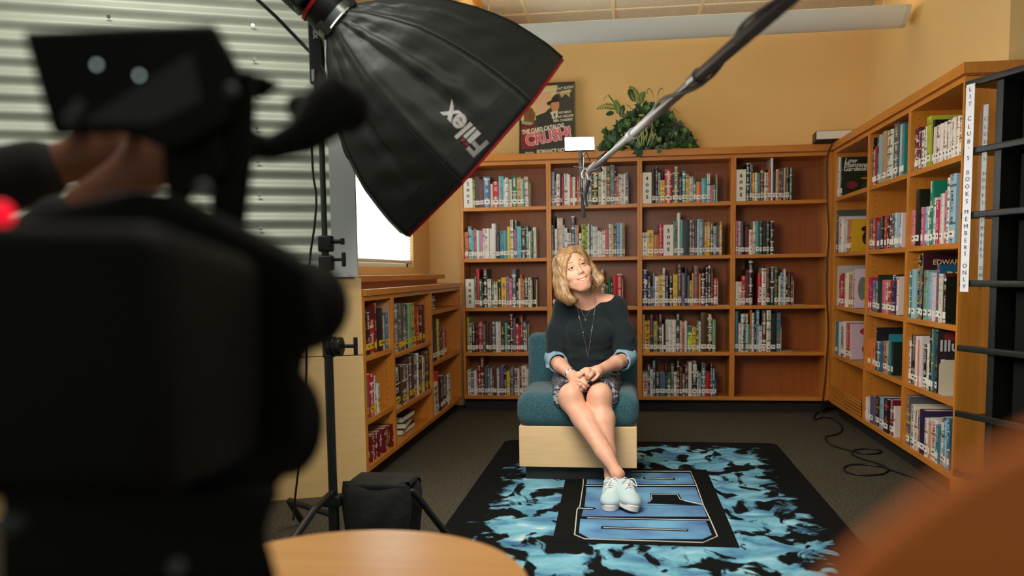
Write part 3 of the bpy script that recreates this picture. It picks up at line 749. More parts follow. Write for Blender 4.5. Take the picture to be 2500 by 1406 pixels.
for b in BOOKENDS:
    k = nb.get(b['where'], 0); nb[b['where']] = k + 1
    bookend(b['kind'], b['front'], b['a0'], b['a1'], b['z'], b['h'] * 0.98, '%s cream metal bookend, %s' % ('outer' if k else 'first', b['where']), None, 0.15)
SGW = mat('sign_white', (226, 222, 208), 0.6); INK = mat('black_ink', (22, 22, 20), 0.6)
def glyph0(mb, c, w, h, R):
    n = 28; vs = []; fs = []
    for k in range(n):
        a = 2 * PI * k / n
        vs.append((math.cos(a) * w / 2, math.sin(a) * h / 2)); vs.append((math.cos(a) * w * 0.15, math.sin(a) * h * 0.455))
    P = [Vector(c) + R @ Vector((x, y, 0.0004)) for x, y in vs]
    mb.add(P, [(2 * k, (2 * k + 2) % (2 * n), (2 * k + 3) % (2 * n), 2 * k + 1) for k in range(n)])
def shelf_sign(first, x0, x1, ytop, ybase, z, h, bay, r):
    a0 = at(x0, (ytop + ybase) / 2, 1, FY + 0.005).x; a1 = at(x1, (ytop + ybase) / 2, 1, FY + 0.005).x
    e = empty('shelf_sign', ((a0 + a1) / 2, FY + 0.03, z), 'white block sign printed %s00S on the %s shelf of the %s bay' % (first, r, bay), 'sign')
    MB().box((a0, FY + 0.004, z), (a1, FY + 0.09, z + h)).build('block', SGW, e, bevel=0.0015)
    R = basis((1, 0, 0), (0, 0, 1)); cx = (a0 + a1) / 2; q = MB(); s = h / 0.215
    for k in (1, 2): glyph0(q, (cx, FY + 0.0036, z + h * (0.80 - 0.2 * k)), 0.021 * s, 0.024 * s, R)
    q.build('lettering', INK, e)
    for k, ch in ((0, first), (3, 'S')):
        text('lettering', ch, 0.034 * s, R, (cx, FY + 0.0034, z + h * (0.80 - 0.2 * k)), INK, e, bold=0.0016, sx=0.95)
ZT = BZ[::-1] + [BOT]
shelf_sign('2', 1131.5, 1154, 436, 506, ZT[0], 0.215, 'first', 'top')
shelf_sign('3', 1136.5, 1158, 680, 748, ZT[2], 0.213, 'first', 'third')
shelf_sign('4', 1568.5, 1591, 424, 496, ZT[0], 0.22, 'third', 'top')
shelf_sign('5', 1620, 1644, 549, 622, ZT[1], 0.222, 'third', 'second')
shelf_sign('6', 1797.5, 1821, 417, 491, ZT[0], 0.222, 'fourth', 'top')
W_ = (232, 228, 210)
def rpt(reg, x, y, dep=0.03):
    s, ox, oy = RG[reg]; p = at(ox + x / s, oy + y / s, 0, RX + dep); return p.y, p.z
def dark_end(reg, x, y, z, h, label, m=None):
    """bookend closing a row: broad plate facing the open end of the shelf"""
    a = max(rpt(reg, x, y)[0], RY[2] + 0.02 if False else 0)
    e = empty('bookend', (RX + 0.1, a, z), label, 'bookend'); n = 8
    prof = [(0.02, 0), (0.15, 0), (0.15, h - 0.03)] + [(0.12 + 0.03 * math.cos(PI / 2 * k / n), h - 0.03 + 0.03 * math.sin(PI / 2 * k / n)) for k in range(n + 1)] + [(0.05 - 0.03 * math.sin(PI / 2 * k / n), h - 0.03 + 0.03 * math.cos(PI / 2 * k / n)) for k in range(n + 1)]
    MB().prism(prof, 0, 0.003, basis((1, 0, 0), (0, 0, 1)), (RX, a, z)).build('upright', m or BED, e, fix=True)
    MB().box((RX + 0.02, a - 0.07, z + 0.0004), (RX + 0.15, a, z + 0.002)).build('foot', m or BED, e)
dark_end(1, 288, 400, ZT[1], 0.16, 'black metal bookend before the yellow cat book, far right bay')
dark_end(1, 304, 880, ZT[2], 0.19, 'black metal bookend in front of the ZOO book')
dark_end(2, 216, 200, ZT[3], 0.13, 'grey bookend beside the pinkish book, fourth shelf, far right bay', mat('bookend_grey', (120, 116, 106), 0.5))
dark_end(2, 526, 250, ZT[3], 0.16, 'grey metal bookend in front of the teal EV book', MATS['bookend_grey'])
dark_end(1, 716, 950, ZT[2], 0.17, 'black bookend at near end, third shelf, middle right bay')
dark_end(1, 1210, 900, ZT[2], 0.22, 'black metal bookend in front of the blue book, near right bay')
dark_end(2, 880, 380, ZT[3], 0.16, 'cream metal bookend before the sports picture book', BEC)
dark_end(1, 1264, 200, ZT[1], 0.2, 'black metal bookend at the near end of the second right shelf')
def flat_book(c, sx, sy, sz, rot, col, label, grp=None):
    e = empty('book', (c[0], c[1], c[2]), label, 'book', grp)
    R = Matrix.Rotation(rot, 3, 'Z'); cm_ = mat('cover_%d_%d_%d' % col, col, 0.4)
    q = MB().box((-sx / 2, -sy / 2, 0), (sx / 2, sy / 2, 0.003), R, c); q.box((-sx / 2, -sy / 2, sz - 0.003), (sx / 2, sy / 2, sz), R, c)
    q.box((-sx / 2, -sy / 2, 0), (-sx / 2 + 0.003, sy / 2, sz), R, c)
    q.build('cover', cm_, e); MB().box((-sx / 2 + 0.003, -sy / 2 + 0.004, 0.003), (sx / 2 - 0.004, sy / 2 - 0.004, sz - 0.003), R, c).build('pages', PAGE, e)
flat_book((RX + 0.13, 5.72, BOT), 0.2, 0.27, 0.05, 0.25, (54, 44, 60), 'dark purple book lying flat on bottom shelf of far right bay')
flat_book((RX + 0.256, 5.02, BOT + 0.0), 0.05, 0.24, 0.29, 0.0, (206, 196, 158), 'cream boxed book behind the spines, bottom shelf of middle right bay')
for k in range(5):
    flat_book((LX - 0.15, 5.55, 0.80 + k * 0.018), 0.2, 0.26, 0.017, 0.05 * (k % 3), [(60, 70, 66), (96, 90, 80), (50, 56, 60), (110, 100, 84), (46, 60, 56)][k],
              '%s thin flat book in the far top pile of the low case' % ['lowest', 'second', 'middle', 'fourth', 'topmost'][k], 'flat pile in the far low bay')
for k in range(3):
    flat_book((LX - 0.14, 4.85, BOT + k * 0.036), 0.2, 0.3, 0.035, 0.12 * (k % 2), [(46, 40, 34), (60, 52, 40), (40, 44, 40)][k],
              '%s dark flat book in the middle bottom pile of the low case' % ['lowest', 'middle', 'topmost'][k], 'flat pile in the middle low bay')
# printed titles that can be read on spines of the back case
def spine_text(x, y, body, size, c, up=False, bold=0.03):
    p = at(x, y, 1, FY + 0.006); best = None
    for b in ALL:
        if b['kind'] == 'x' and b['a0'] - 0.004 <= p.x <= b['a1'] + 0.004 and b['z'] - 0.02 < p.z < b['z'] + b['h'] + 0.03 and 'obj' in b: best = b
    if not best: return
    R = basis((0, 0, -1), (1, 0, 0)) if not up else basis((0, 0, 1), (-1, 0, 0))
    text('title', body, size, R, ((best['a0'] + best['a1']) / 2, FY + 0.0055, p.z), mat('ink_%d_%d_%d' % c, c, 0.6), best['obj'], bold=size * bold)
spine_text(1450, 440, 'ASVAB', 0.036, W_, bold=0.04)
spine_text(1632, 452, "Webster's", 0.036, (236, 216, 200))
spine_text(1649, 450, "ROGET'S THESAURUS", 0.026, W_)
spine_text(1722, 570, 'Pre-Calculus', 0.02, W_); spine_text(1730, 570, 'Calculus', 0.024, W_); spine_text(1759, 575, 'Algebra II', 0.02, W_)
spine_text(1683, 830, 'TREES', 0.038, (210, 220, 60), bold=0.05)
spine_text(1732, 800, 'AQUATIC LIFE', 0.03, W_); spine_text(1695, 905, 'BIRDS', 0.036, W_, bold=0.04)
spine_text(1817, 815, 'The Challenging Skies', 0.026, (60, 56, 50)); spine_text(1574, 942, 'SHELLS', 0.026, (190, 60, 50))
spine_text(1575, 688, 'AP', 0.034, W_, bold=0.05); spine_text(1855, 715, 'ROCK', 0.03, W_)
spine_text(1667, 830, 'WORLD PLANTS', 0.024, (170, 60, 50))
# ------------------------------------------------------------------ things on top of the back bookcase
TZ = 1.897
def flatpoly(name, pts, m, parent, R, o, z=0.0):
    return MB().add([Vector(o) + R @ Vector((x, y, z)) for x, y in pts], [list(range(len(pts)))]).build(name, m, parent)
# poster
PYY = 6.50
pc = at(1336, 374, 1, PYY); PW = at(1404, 290, 1, PYY).x - at(1268, 290, 1, PYY).x; PH = 0.555
po = empty('framed_poster', (pc.x, PYY, TZ), 'framed pulp-style poster reading The Card Catalog Crush leaning on the wall', 'poster')
Rp = basis((1, 0, 0), (0, 0.14, 1)); Po = Vector((pc.x - PW / 2, PYY - 0.03, TZ))
fr = MB()
for a, b_ in (((0, 0, -0.016), (PW, 0.007, 0.004)), ((0, PH - 0.007, -0.016), (PW, PH, 0.004)), ((0, 0, -0.016), (0.007, PH, 0.004)), ((PW - 0.007, 0, -0.016), (PW, PH, 0.004))):
    fr.box(a, b_, Rp, Po)
fr.build('frame', mat('pewter_frame', (92, 96, 84), 0.35, metal=0.6), po)
pr = MB().box((0.007, 0.007, -0.012), (PW - 0.007, PH - 0.007, -0.004), Rp, Po).build('print', mat('poster_bg', (58, 60, 50), 0.4), po)
def S_(x, y): return ((x - 140) / 722 * PW, (1005 - y) / 895 * PH)   # from a zoomed crop of the poster
def pp(nm, pts, c, z=0.0): flatpoly(nm, [S_(*p) for p in pts], mat('print_%d_%d_%d' % c, c, 0.5), po, Rp, Po, -0.0035 + z * 0.0004)
pp('print_art', [(160, 150), (640, 140), (610, 250), (560, 300), (540, 420), (430, 470), (350, 560), (160, 560)], (222, 196, 120))
pp('print_art', [(400, 210), (520, 200), (560, 280), (540, 400), (470, 480), (390, 500), (330, 430), (350, 290)], (224, 180, 140), 1)
pp('print_art', [(650, 230), (800, 200), (795, 300), (740, 250), (690, 300)], (200, 170, 90), 1)
pp('print_art', [(160, 620), (340, 600), (380, 900), (165, 910)], (132, 34, 30), 1)
pp('print_art', [(200, 440), (300, 400), (350, 480), (330, 600), (200, 620)], (128, 84, 44), 2)
pp('print_art', [(170, 560), (330, 590), (290, 620), (170, 600)], (170, 170, 150), 3)
pp('print_art', [(350, 510), (560, 440), (700, 470), (760, 560), (700, 640), (380, 650)], (44, 48, 44), 2)
pp('print_art', [(560, 340), (655, 340), (660, 400), (640, 450), (570, 470), (550, 400)], (204, 142, 92), 3)
pp('print_art', [(540, 470), (640, 450), (640, 520), (600, 590)], (226, 220, 200), 4)
pp('print_art', [(585, 490), (610, 480), (612, 560), (598, 575)], (36, 34, 30), 5)
pp('print_art', [(500, 345), (560, 325), (575, 285), (600, 262), (640, 270), (650, 330), (665, 345), (560, 352), (530, 390), (500, 375)], (40, 38, 32), 5)
CRM = mat('poster_cream', (232, 226, 196), 0.5); PNK = mat('poster_pink', (226, 96, 118), 0.5)
def ptx(body, x, y, size, m, sx=1.0, ang=6, bold=0.03, sh=0.2, z=0.0):
    a = math.radians(ang); Rr = Rp @ Matrix.Rotation(a, 3, 'Z'); p = S_(x, y)
    text('lettering', body, size, Rr, Po + Rp @ Vector((p[0], p[1], -0.0005 + z)), m, po, bold=size * bold, sx=sx, shear=sh)
ptx('THE CARD CATALOG', 445, 672, 0.044, CRM, 0.74, 8, 0.05)
ptx('CRUSH!', 520, 770, 0.122, mat('poster_shadow', (240, 226, 210), 0.5), 0.82, 9, 0.06, 0)
ptx('CRUSH!', 520, 770, 0.122, PNK, 0.82, 9, 0.025, 0, 0.0006)
ptx('NO MAN', 730, 478, 0.024, CRM, .95, 4); ptx('COULD ESCAPE', 700, 528, 0.024, CRM, .95, 4); ptx('HER CHARMS!', 705, 574, 0.024, CRM, .95, 4)
ptx('CHECKED OUT BOOKS', 640, 190, 0.026, CRM, 0.85, 6); ptx('AND HEARTS!', 690, 232, 0.026, CRM, 0.9, 6)
ptx('Starring', 270, 955, 0.02, CRM, 1, 2); ptx('ROMANCE NOVELS', 600, 945, 0.042, CRM, 0.72, 2, 0.05, 0)
pp('print_art', [(240, 985), (850, 975), (850, 1000), (240, 1000)], (150, 50, 56), 6)
# plant: a basket of ivy and spider plant
bx_ = at(1580, 365, 1, 6.42); PC = Vector((bx_.x, 6.40, TZ))
pt = empty('potted_ivy', PC, 'leafy green ivy and spider plant arrangement on top of the bookcase', 'plant')
MB().lathe([(0.09, 0), (0.12, 0.03), (0.135, 0.09), (0.13, 0.10), (0.11, 0.095)], 24, PC).build('basket', mat('dark_basket', (50, 34, 20), 0.8, bump=0.4), pt, smooth=True)
LG1 = mat('ivy_leaf', (52, 92, 44), 0.42, noise=0.5, nscale=30, rgb2=(24, 52, 24)); LG2 = mat('ivy_leaf_light', (96, 140, 62), 0.4, noise=0.3, nscale=30)
LG3 = mat('spider_leaf', (150, 168, 96), 0.4)
ivy = [(0, -0.5), (0.18, -0.42), (0.5, -0.3), (0.34, -0.02), (0.42, 0.2), (0.16, 0.16), (0, 0.6), (-0.16, 0.16), (-0.42, 0.2), (-0.34, -0.02), (-0.5, -0.3), (-0.18, -0.42)]
def leaf_mesh(s, m, nm='leaf'):
    vs = [(0, 0, 0.03 * s)] + [(x * s, y * s, -abs(x) * 0.25 * s) for x, y in ivy]; n = len(ivy)
    q = MB().add(vs, [(0, 1 + k, 1 + (k + 1) % n) for k in range(n)]); o = q.build(nm, m); me = o.data; bpy.data.objects.remove(o); return me
LME = [leaf_mesh(0.062, LG1), leaf_mesh(0.05, LG1), leaf_mesh(0.045, LG2), leaf_mesh(0.075, LG1)]
rg = random.Random(5)
def inside(u):   # silhouette height above the board for u in -1..1
    return 0.30 * (1 - abs(u) ** 1.6) + 0.04
stuffq = MB()
for k in range(330):
    u = rg.uniform(-1, 1); x = PC.x + u * 0.33; zmx = inside(u); z = TZ + rg.uniform(0.02, 1) * zmx
    y = PC.y - rg.uniform(-0.06, 0.15) * (1 - abs(u) * 0.4)
    me = rg.choice(LME); R = Matrix.Rotation(rg.uniform(0, 6.28), 3, 'Z')
    Rf = basis((1, rg.uniform(-.5, .5), rg.uniform(-.4, .4)), (rg.uniform(-.4, .4), -0.3, 1)) @ R
    if k < 120:
        o = bpy.data.objects.new('leaf', me); COL.objects.link(o); o.parent = pt; o.matrix_parent_inverse = parent_inv(pt)
        o.matrix_local = (parent_inv(pt).inverted()).inverted() @ (Matrix.Translation((x, y - 0.03, z)) @ Rf.to_4x4()) if False else Matrix.Identity(4)
        o.location = (x, y - 0.03, z); o.rotation_euler = Rf.to_euler()
    else:
        n0 = [Vector((x, y, z)) + Rf @ v.co for v in me.vertices]
        stuffq.add(n0, [list(p.vertices) for p in me.polygons])
tag(stuffq.build('foliage', LG1, pt), kind='stuff')
def blade(pts, w, m, nm='blade'):
    q = MB(); vs = []; fs = []; n = len(pts)
    for i, p in enumerate(pts):
        ww = w * math.sin(PI * (0.15 + 0.85 * (1 - i / (n - 1)))) * (1 - 0.6 * i / n); vs += [Vector(p) - Vector((ww, 0, 0)), Vector(p) + Vector((ww, 0, 0.3 * ww))]
    for i in range(n - 1): fs.append((2 * i, 2 * i + 1, 2 * i + 3, 2 * i + 2))
    q.add(vs, fs).build(nm, m, pt, smooth=True)
def P_(x, y, dy=0.0): return at(x, y, 1, 6.30 + dy)
s52 = 5.208
def C4(x, y): return (1240 + x / s52, 180 + y / s52)
for pts in ([(1380, 430), (1340, 340), (1280, 270), (1240, 300), (1205, 350)], [(1370, 420), (1320, 330), (1275, 275)], [(1870, 340), (1830, 220), (1790, 185), (1765, 220), (1780, 260)],
            [(1890, 340), (1920, 220), (1950, 180), (1980, 210)], [(1590, 470), (1540, 410), (1495, 380)], [(1930, 480), (2030, 440), (2110, 450), (2180, 500)]):
    blade([P_(*C4(*p)) for p in pts], 0.006, LG2)
for k in range(16):
    x0 = rg.uniform(1620, 1860); pts = [(x0, 560 + rg.uniform(-30, 30)), (x0 + rg.uniform(-10, 30), 640), (x0 + rg.uniform(-20, 60), 760), (x0 + rg.uniform(-60, 70), 860 + rg.uniform(-30, 70))]
    blade([P_(*C4(*p), -0.1) for p in pts], 0.005, LG3)
# fern-like fronds left and the upright sprig
def frond(pts, ln, m):
    P3 = [P_(*C4(*p)) for p in pts]; q = MB(); q.tube(P3, 0.0015, 5)
    n = 12
    for i in range(1, n):
        f_ = i / n * (len(P3) - 1); j = min(int(f_), len(P3) - 2); p = P3[j].lerp(P3[j + 1], f_ - j); t = (P3[j + 1] - P3[j]).normalized()
        for s in (-1, 1):
            side = t.cross(Vector((0, 1, 0))) * s; L_ = ln * math.sin(PI * (0.2 + 0.75 * i / n)); d = (side + t * 0.5).normalized() * L_
            q.add([p - t * 0.004, p + d * 0.5 + t * 0.008 - Vector((0, .004, 0)), p + d, p + d * 0.5 - t * 0.006, ], [(0, 1, 2, 3)])
    q.build('frond', m, pt)
frond([(1400, 440), (1330, 420), (1240, 410), (1120, 450)], 0.03, LG2); frond([(1410, 520), (1400, 430), (1370, 330)], 0.028, LG2); frond([(1440, 560), (1450, 470), (1470, 400)], 0.026, LG1)
frond([(1680, 420), (1640, 300), (1600, 220), (1540, 160)], 0.035, LG2); frond([(1700, 380), (1690, 300), (1740, 230)], 0.032, LG2); frond([(1610, 360), (1570, 260), (1540, 200)], 0.03, LG1)
frond([(1350, 500), (1300, 500), (1250, 520)], 0.02, LG1)
MB().tube([P_(*C4(*p)) for p in [(2030, 600), (2130, 650), (2200, 740), (2220, 830)]], 0.003, 6).build('vine', mat('vine', (74, 40, 24), 0.6), pt)
for (x, y, s) in ((2110, 600, 1), (2245, 715, 2), (2210, 830, 1), (2300, 905, 0), (2330, 915, 2), (1650, 1000, 3), (1640, 960, 0), (1930, 975, 2), (1240, 720, 0), (2060, 520, 0)):
    o = bpy.data.objects.new('leaf', LME[s]); COL.objects.link(o); o.parent = pt; o.matrix_parent_inverse = parent_inv(pt)
    p = P_(*C4(x, y), -0.02 if y < 940 else -0.03); o.location = p; o.rotation_euler = (1.3, rg.uniform(-2, 2), 0.2)
# white fronted box with its cable
bxp = at(1993, 355, 1, 6.2)
e = empty('network_box', (1.42, 6.22, TZ), 'flat white and black box with a trailing cable on the corner of the bookcases', 'electronic box')
Rb = Matrix.Rotation(math.radians(-3), 3, 'Z'); ob = Vector((at(1992, 340, 1, 6.2).x, 6.20, TZ + 0.006))
MB().rbox((0, 0.004, 0), (0.245, 0.16, 0.072), 0.008, Rb, ob).build('body', BLK, e); MB().rbox((0.004, 0, 0.014), (0.238, 0.01, 0.068), 0.003, Rb, ob).build('front_plate', SGW, e)
for x in (0.03, 0.2): MB().cyl(ob + Rb @ Vector((x, 0.05, -0.006)), ob + Rb @ Vector((x, 0.05, 0.001)), 0.008).build('foot', BLK, e)
cb = [at(2032, 352, 1, 6.255)] + [at(x, y, 1, 6.275) for x, y in ((2022, 372), (2019, 410), (2020, 500), (2023, 570), (2019, 640), (2018, 720), (2022, 800), (2019, 860), (2014, 930), (2009, 975))]
def smooth_path(pts, n=6):
    out = []; P = [Vector(p) for p in pts]
    for i in range(len(P) - 1):
        p0 = P[max(i - 1, 0)]; p1 = P[i]; p2 = P[i + 1]; p3 = P[min(i + 2, len(P) - 1)]
        for k in range(n):
            t = k / n
            out.append(0.5 * ((2 * p1) + (p2 - p0) * t + (2 * p0 - 5 * p1 + 4 * p2 - p3) * t * t + (3 * p1 - p0 - 3 * p2 + p3) * t ** 3))
    out.append(P[-1]); return out
sF = 3.125
def FL_(x, y): return at(1560 + x / sF, 940 + y / sF, 2, 0.006)
fl = [FL_(*p) for p in ((1400, 190), (1345, 225), (1338, 265), (1400, 245), (1480, 258), (1540, 310), (1545, 350), (1500, 378), (1432, 390), (1425, 420), (1480, 462), (1620, 500), (1720, 525), (1830, 518), (1835, 495), (1730, 485), (1640, 495), (1620, 520), (1680, 555), (1800, 590), (1880, 620),
     (1900, 650), (1840, 680), (1700, 686), (1590, 665), (1560, 635), (1600, 610), (1700, 604), (1830, 618), (1900, 640), (2050, 690), (2150, 728), (2220, 790), (2300, 830), (2400, 852))]
path = smooth_path(cb + [Vector((cb[-1].x, cb[-1].y + 0.02, 0.03))] + fl[0:])
MB().tube(path, 0.0048, 7).build('power_cable', BLK, smooth=True); tag(bpy.data.objects['power_cable'], 'black cable running down the corner and looping over the carpet', 'cable')
# ------------------------------------------------------------------ rug
RX0, RX1, RY0, RY1 = -0.735, 0.875, 2.30, 5.16
rm = bpy.data.materials.new('rug_pile'); rm.use_nodes = True; nt = rm.node_tree; b = nt.nodes['Principled BSDF']; b.inputs['Roughness'].default_value = 0.95; b.inputs['Specular IOR Level'].default_value = 0.1
tc = nt.nodes.new('ShaderNodeTexCoord')
def ns(scale, detail, dist, off=0, st=(1, 1, 1)):
    mp = nt.nodes.new('ShaderNodeMapping'); mp.inputs['Location'].default_value = (off, off * 0.7, 0); mp.inputs['Scale'].default_value = st
    n = nt.nodes.new('ShaderNodeTexNoise'); n.inputs['Scale'].default_value = scale; n.inputs['Detail'].default_value = detail; n.inputs['Distortion'].default_value = dist
    nt.links.new(tc.outputs['Object'], mp.inputs[0]); nt.links.new(mp.outputs[0], n.inputs['Vector']); return n.outputs['Fac']
def ramp(inp, stops):
    r = nt.nodes.new('ShaderNodeValToRGB'); r.color_ramp.elements[0].position = stops[0][0]; r.color_ramp.elements[0].color = (*stops[0][1], 1)
    r.color_ramp.elements[1].position = stops[-1][0]; r.color_ramp.elements[1].color = (*stops[-1][1], 1)
    for p, c in stops[1:-1]: e_ = r.color_ramp.elements.new(p); e_.color = (*c, 1)
    nt.links.new(inp, r.inputs['Fac']); return r.outputs['Color']
def mm(op, a, c):
    n = nt.nodes.new('ShaderNodeMath'); n.operation = op
    for i, q in enumerate((a, c)):
        if isinstance(q, (int, float)): n.inputs[i].default_value = q
        else: nt.links.new(q, n.inputs[i])
    return n.outputs[0]
blue = ramp(ns(6, 5, 0.6, 0, (1, 1.5, 1)), [(0.30, lin((74, 96, 142))), (0.42, lin((88, 144, 172))), (0.56, lin((120, 180, 198))), (0.66, lin((140, 196, 214))), (0.74, lin((214, 218, 210)))])
blk = ramp(ns(7.0, 5, 0.7, 7.3, (1.15, 0.8, 1)), [(0.445, (0.0, 0.0, 0.0)), (0.49, (1, 1, 1))])      # dark squiggles
sep = nt.nodes.new('ShaderNodeSeparateXYZ'); nt.links.new(tc.outputs['Object'], sep.inputs[0])
ex = mm('SUBTRACT', (RX1 - RX0) / 2, mm('ABSOLUTE', mm('SUBTRACT', sep.outputs[0], (RX0 + RX1) / 2), 0.0))
ey = mm('SUBTRACT', (RY1 - RY0) / 2, mm('ABSOLUTE', mm('SUBTRACT', sep.outputs[1], (RY0 + RY1) / 2), 0.0))
ed = mm('ADD', mm('MINIMUM', ex, ey), mm('MULTIPLY', mm('SUBTRACT', ns(9, 8, 1.0, 3.1), 0.5), 0.34))
em = ramp(ed, [(0.145, (0, 0, 0)), (0.19, (1, 1, 1))])
fac = mm('MULTIPLY', blk, em)
mix = nt.nodes.new('ShaderNodeMix'); mix.data_type = 'RGBA'; mix.inputs[6].default_value = (*lin((16, 18, 18)), 1)
nt.links.new(fac, mix.inputs[0]); nt.links.new(blue, mix.inputs[7]); nt.links.new(mix.outputs[2], b.inputs['Base Color'])
bp = nt.nodes.new('ShaderNodeBump'); bp.inputs['Strength'].default_value = 0.35; bp.inputs['Distance'].default_value = 0.003
nt.links.new(ns(500, 2, 0), bp.inputs['Height']); nt.links.new(bp.outputs['Normal'], b.inputs['Normal'])
def rounded(x0, x1, y0, y1, r):
    out = []
    for cx, cy, a0 in ((x1 - r, y1 - r, 0), (x0 + r, y1 - r, 90), (x0 + r, y0 + r, 180), (x1 - r, y0 + r, 270)):
        for k in range(7): a = math.radians(a0 + 15 * k); out.append((cx + r * math.cos(a), cy + r * math.sin(a)))
    return out
rug = MB().prism(rounded(RX0, RX1, RY0, RY1, 0.06), 0.001, 0.012).build('rug', rm)
tag(rug, 'blue and black mottled rug with outlined varsity lettering under the chair', 'rug')
RZ = 0.0125
RBK = mat('rug_black', (16, 18, 18), 0.95, spec=0.1); RBL = mat('rug_blue', (112, 168, 200), 0.95, spec=0.1, noise=0.5, nscale=4, rgb2=(74, 100, 150)); RWH = mat('rug_white', (206, 206, 196), 0.95)
sR = 2.193
def RG_(x, y): return at(1060 + x / sR, 1060 + y / sR, 2, RZ)
def rpoly(nm, pts, m, lift, th=0.0012):
    P = [RG_(*p) for p in pts]; MB().prism([(p.x, p.y) for p in P], RZ - 0.001, RZ + lift).build(nm, m, rug, fix=True)
rpoly('black_panel', [(632, 577), (1637, 608), (1458, 190), (715, 178)], RBK, 0.0006)
rpoly('blue_letter', [(775, 528), (835, 560), (1435, 563), (1487, 540), (1455, 466), (782, 455)], RBL, 0.0012)
rpoly('blue_letter', [(806, 382), (788, 440), (1460, 442), (1438, 384)], RBL, 0.0012)
rpoly('blue_letter', [(815, 285), (806, 381), (1437, 381), (1398, 285)], RBL, 0.0012)
rpoly('blue_letter', [(822, 206), (815, 268), (1395, 268), (1368, 208)], RBL, 0.0012)
rpoly('letter_counter', [(1140, 372), (1160, 345), (1155, 318), (1310, 320), (1325, 350), (1345, 362), (1440, 384)], RBK, 0.0018)
rpoly('letter_slit', [(895, 494), (893, 508), (1362, 522), (1358, 510)], RBK, 0.0018)
rpoly('letter_slit', [(1120, 232), (1120, 242), (1292, 246), (1288, 236)], RBK, 0.0018)
rpoly('letter_notch', [(780, 388), (778, 404), (850, 406), (868, 399), (850, 392)], RBK, 0.0018)
rpoly('letter_gap', [(815, 444), (815, 452), (1240, 462), (1480, 466), (1476, 452)], RBK, 0.0018)
rpoly('letter_gap', [(800, 272), (1405, 272), (1405, 283), (800, 283)], RBK, 0.0018)
def rline(pts, w=0.0026):
    P = [RG_(*p) for p in pts]; P = [Vector((p.x, p.y, RZ + 0.0012)) for p in P]
    MB().tube(P, w, 6).build('white_outline', RWH, rug)
rline([(800, 205), (798, 270), (780, 388), (765, 404), (752, 540), (805, 562), (1440, 582), (1517, 548), (1478, 458), (1442, 382), (1403, 270), (1372, 200), (800, 198)])
rline([(905, 502), (1352, 516)]); rline([(1130, 237), (1280, 241)]); rline([(820, 450), (1240, 458), (1476, 462)])
rline([(1150, 366), (1166, 346), (1162, 324), (1302, 325), (1318, 352), (1440, 378)]); rline([(810, 277), (1400, 277)]); rline([(778, 399), (850, 400)])
# ------------------------------------------------------------------ lounge chair
CHF = 4.15
bl_ = at(1268, 1138, 1, CHF); br_ = at(1555, 1145, 1, CHF); bz = (bl_.z + br_.z) / 2; cx0, cx1 = bl_.x, br_.x
sz0 = at(1400, 1046, 1, CHF).z
print('chair', cx0, cx1, bz, sz0)
ch = empty('lounge_chair', ((cx0 + cx1) / 2, 4.43, 0.013), 'teal tweed lounge chair on a pale maple box base', 'chair')
TEAL = mat('teal_tweed', (70, 114, 122), 0.95, spec=0.15, noise=0.5, nscale=260, rgb2=(34, 66, 76), bump=0.5, bscale=420, sheen=0.2)
MAP = wood_mat('pale_maple', (240, 206, 156), (228, 190, 138), 0, 0.45, 1.2)
ft = MB().box((cx0, CHF, bz), (cx1, CHF + 0.60, sz0 + 0.01)).build('base_box', MAP, ch, bevel=0.003)
MB().box((cx0 + 0.028, CHF + 0.03, 0.0135), (cx1 - 0.028, CHF + 0.57, bz)).build('plinth', mat('plinth_dark', (28, 28, 26), 0.6), ch)
MB().rbox((cx0 - 0.012, CHF - 0.018, sz0), (cx1 + 0.012, CHF + 0.50, sz0 + 0.175), 0.062, n=6).build('seat_cushion', TEAL, ch, smooth=True)
bt = at(1420, 812, 1, CHF + 0.52).z
Rk = Matrix.Rotation(math.radians(-8), 3, 'X')
MB().rbox((cx0 - 0.010, 0, 0), (cx1 + 0.010, 0.15, bt - sz0 - 0.02), 0.045, Rk, (0, CHF + 0.46, sz0 + 0.03), n=6).build('backrest', TEAL, ch, smooth=True)
# ------------------------------------------------------------------ round table in front
TBZ = 0.55
a_, b1_, c1_ = [at(x, y, 2, TBZ) for x, y in ((655, 1322), (985, 1293), (1290, 1406))]
def circ(a, b, c):
    ax, ay, bx, by, cx, cy = a.x, a.y, b.x, b.y, c.x, c.y; d = 2 * (ax * (by - cy) + bx * (cy - ay) + cx * (ay - by))
    ux = ((ax * ax + ay * ay) * (by - cy) + (bx * bx + by * by) * (cy - ay) + (cx * cx + cy * cy) * (ay - by)) / d
    uy = ((ax * ax + ay * ay) * (cx - bx) + (bx * bx + by * by) * (ax - cx) + (cx * cx + cy * cy) * (bx - ax)) / d
    return Vector((ux, uy)), math.hypot(ax - ux, ay - uy)
tcn, tr = circ(a_, b1_, c1_); print('table', tcn, tr)
tb = empty('round_table', (tcn.x, tcn.y, 0), 'low round table with a honey maple top in the foreground', 'table')
MB().lathe([(0, TBZ - 0.028), (tr - 0.004, TBZ - 0.028), (tr, TBZ - 0.024), (tr, TBZ - 0.004), (tr - 0.004, TBZ), (0, TBZ)], 96, (tcn.x, tcn.y, 0), cap=False).build('tabletop', wood_mat('honey_maple', (242, 182, 108), (228, 162, 86), 0, 0.3, 0.8), tb, smooth='auto')
MB().cyl((tcn.x, tcn.y, 0.03), (tcn.x, tcn.y, TBZ - 0.028), 0.035).build('pedestal', BLK, tb, smooth='auto')
MB().lathe([(0.0, 0.0), (0.26, 0.0), (0.26, 0.008), (0.06, 0.035), (0, 0.035)], 40, (tcn.x, tcn.y, 0), cap=False).build('foot_disc', BLK, tb, smooth='auto')
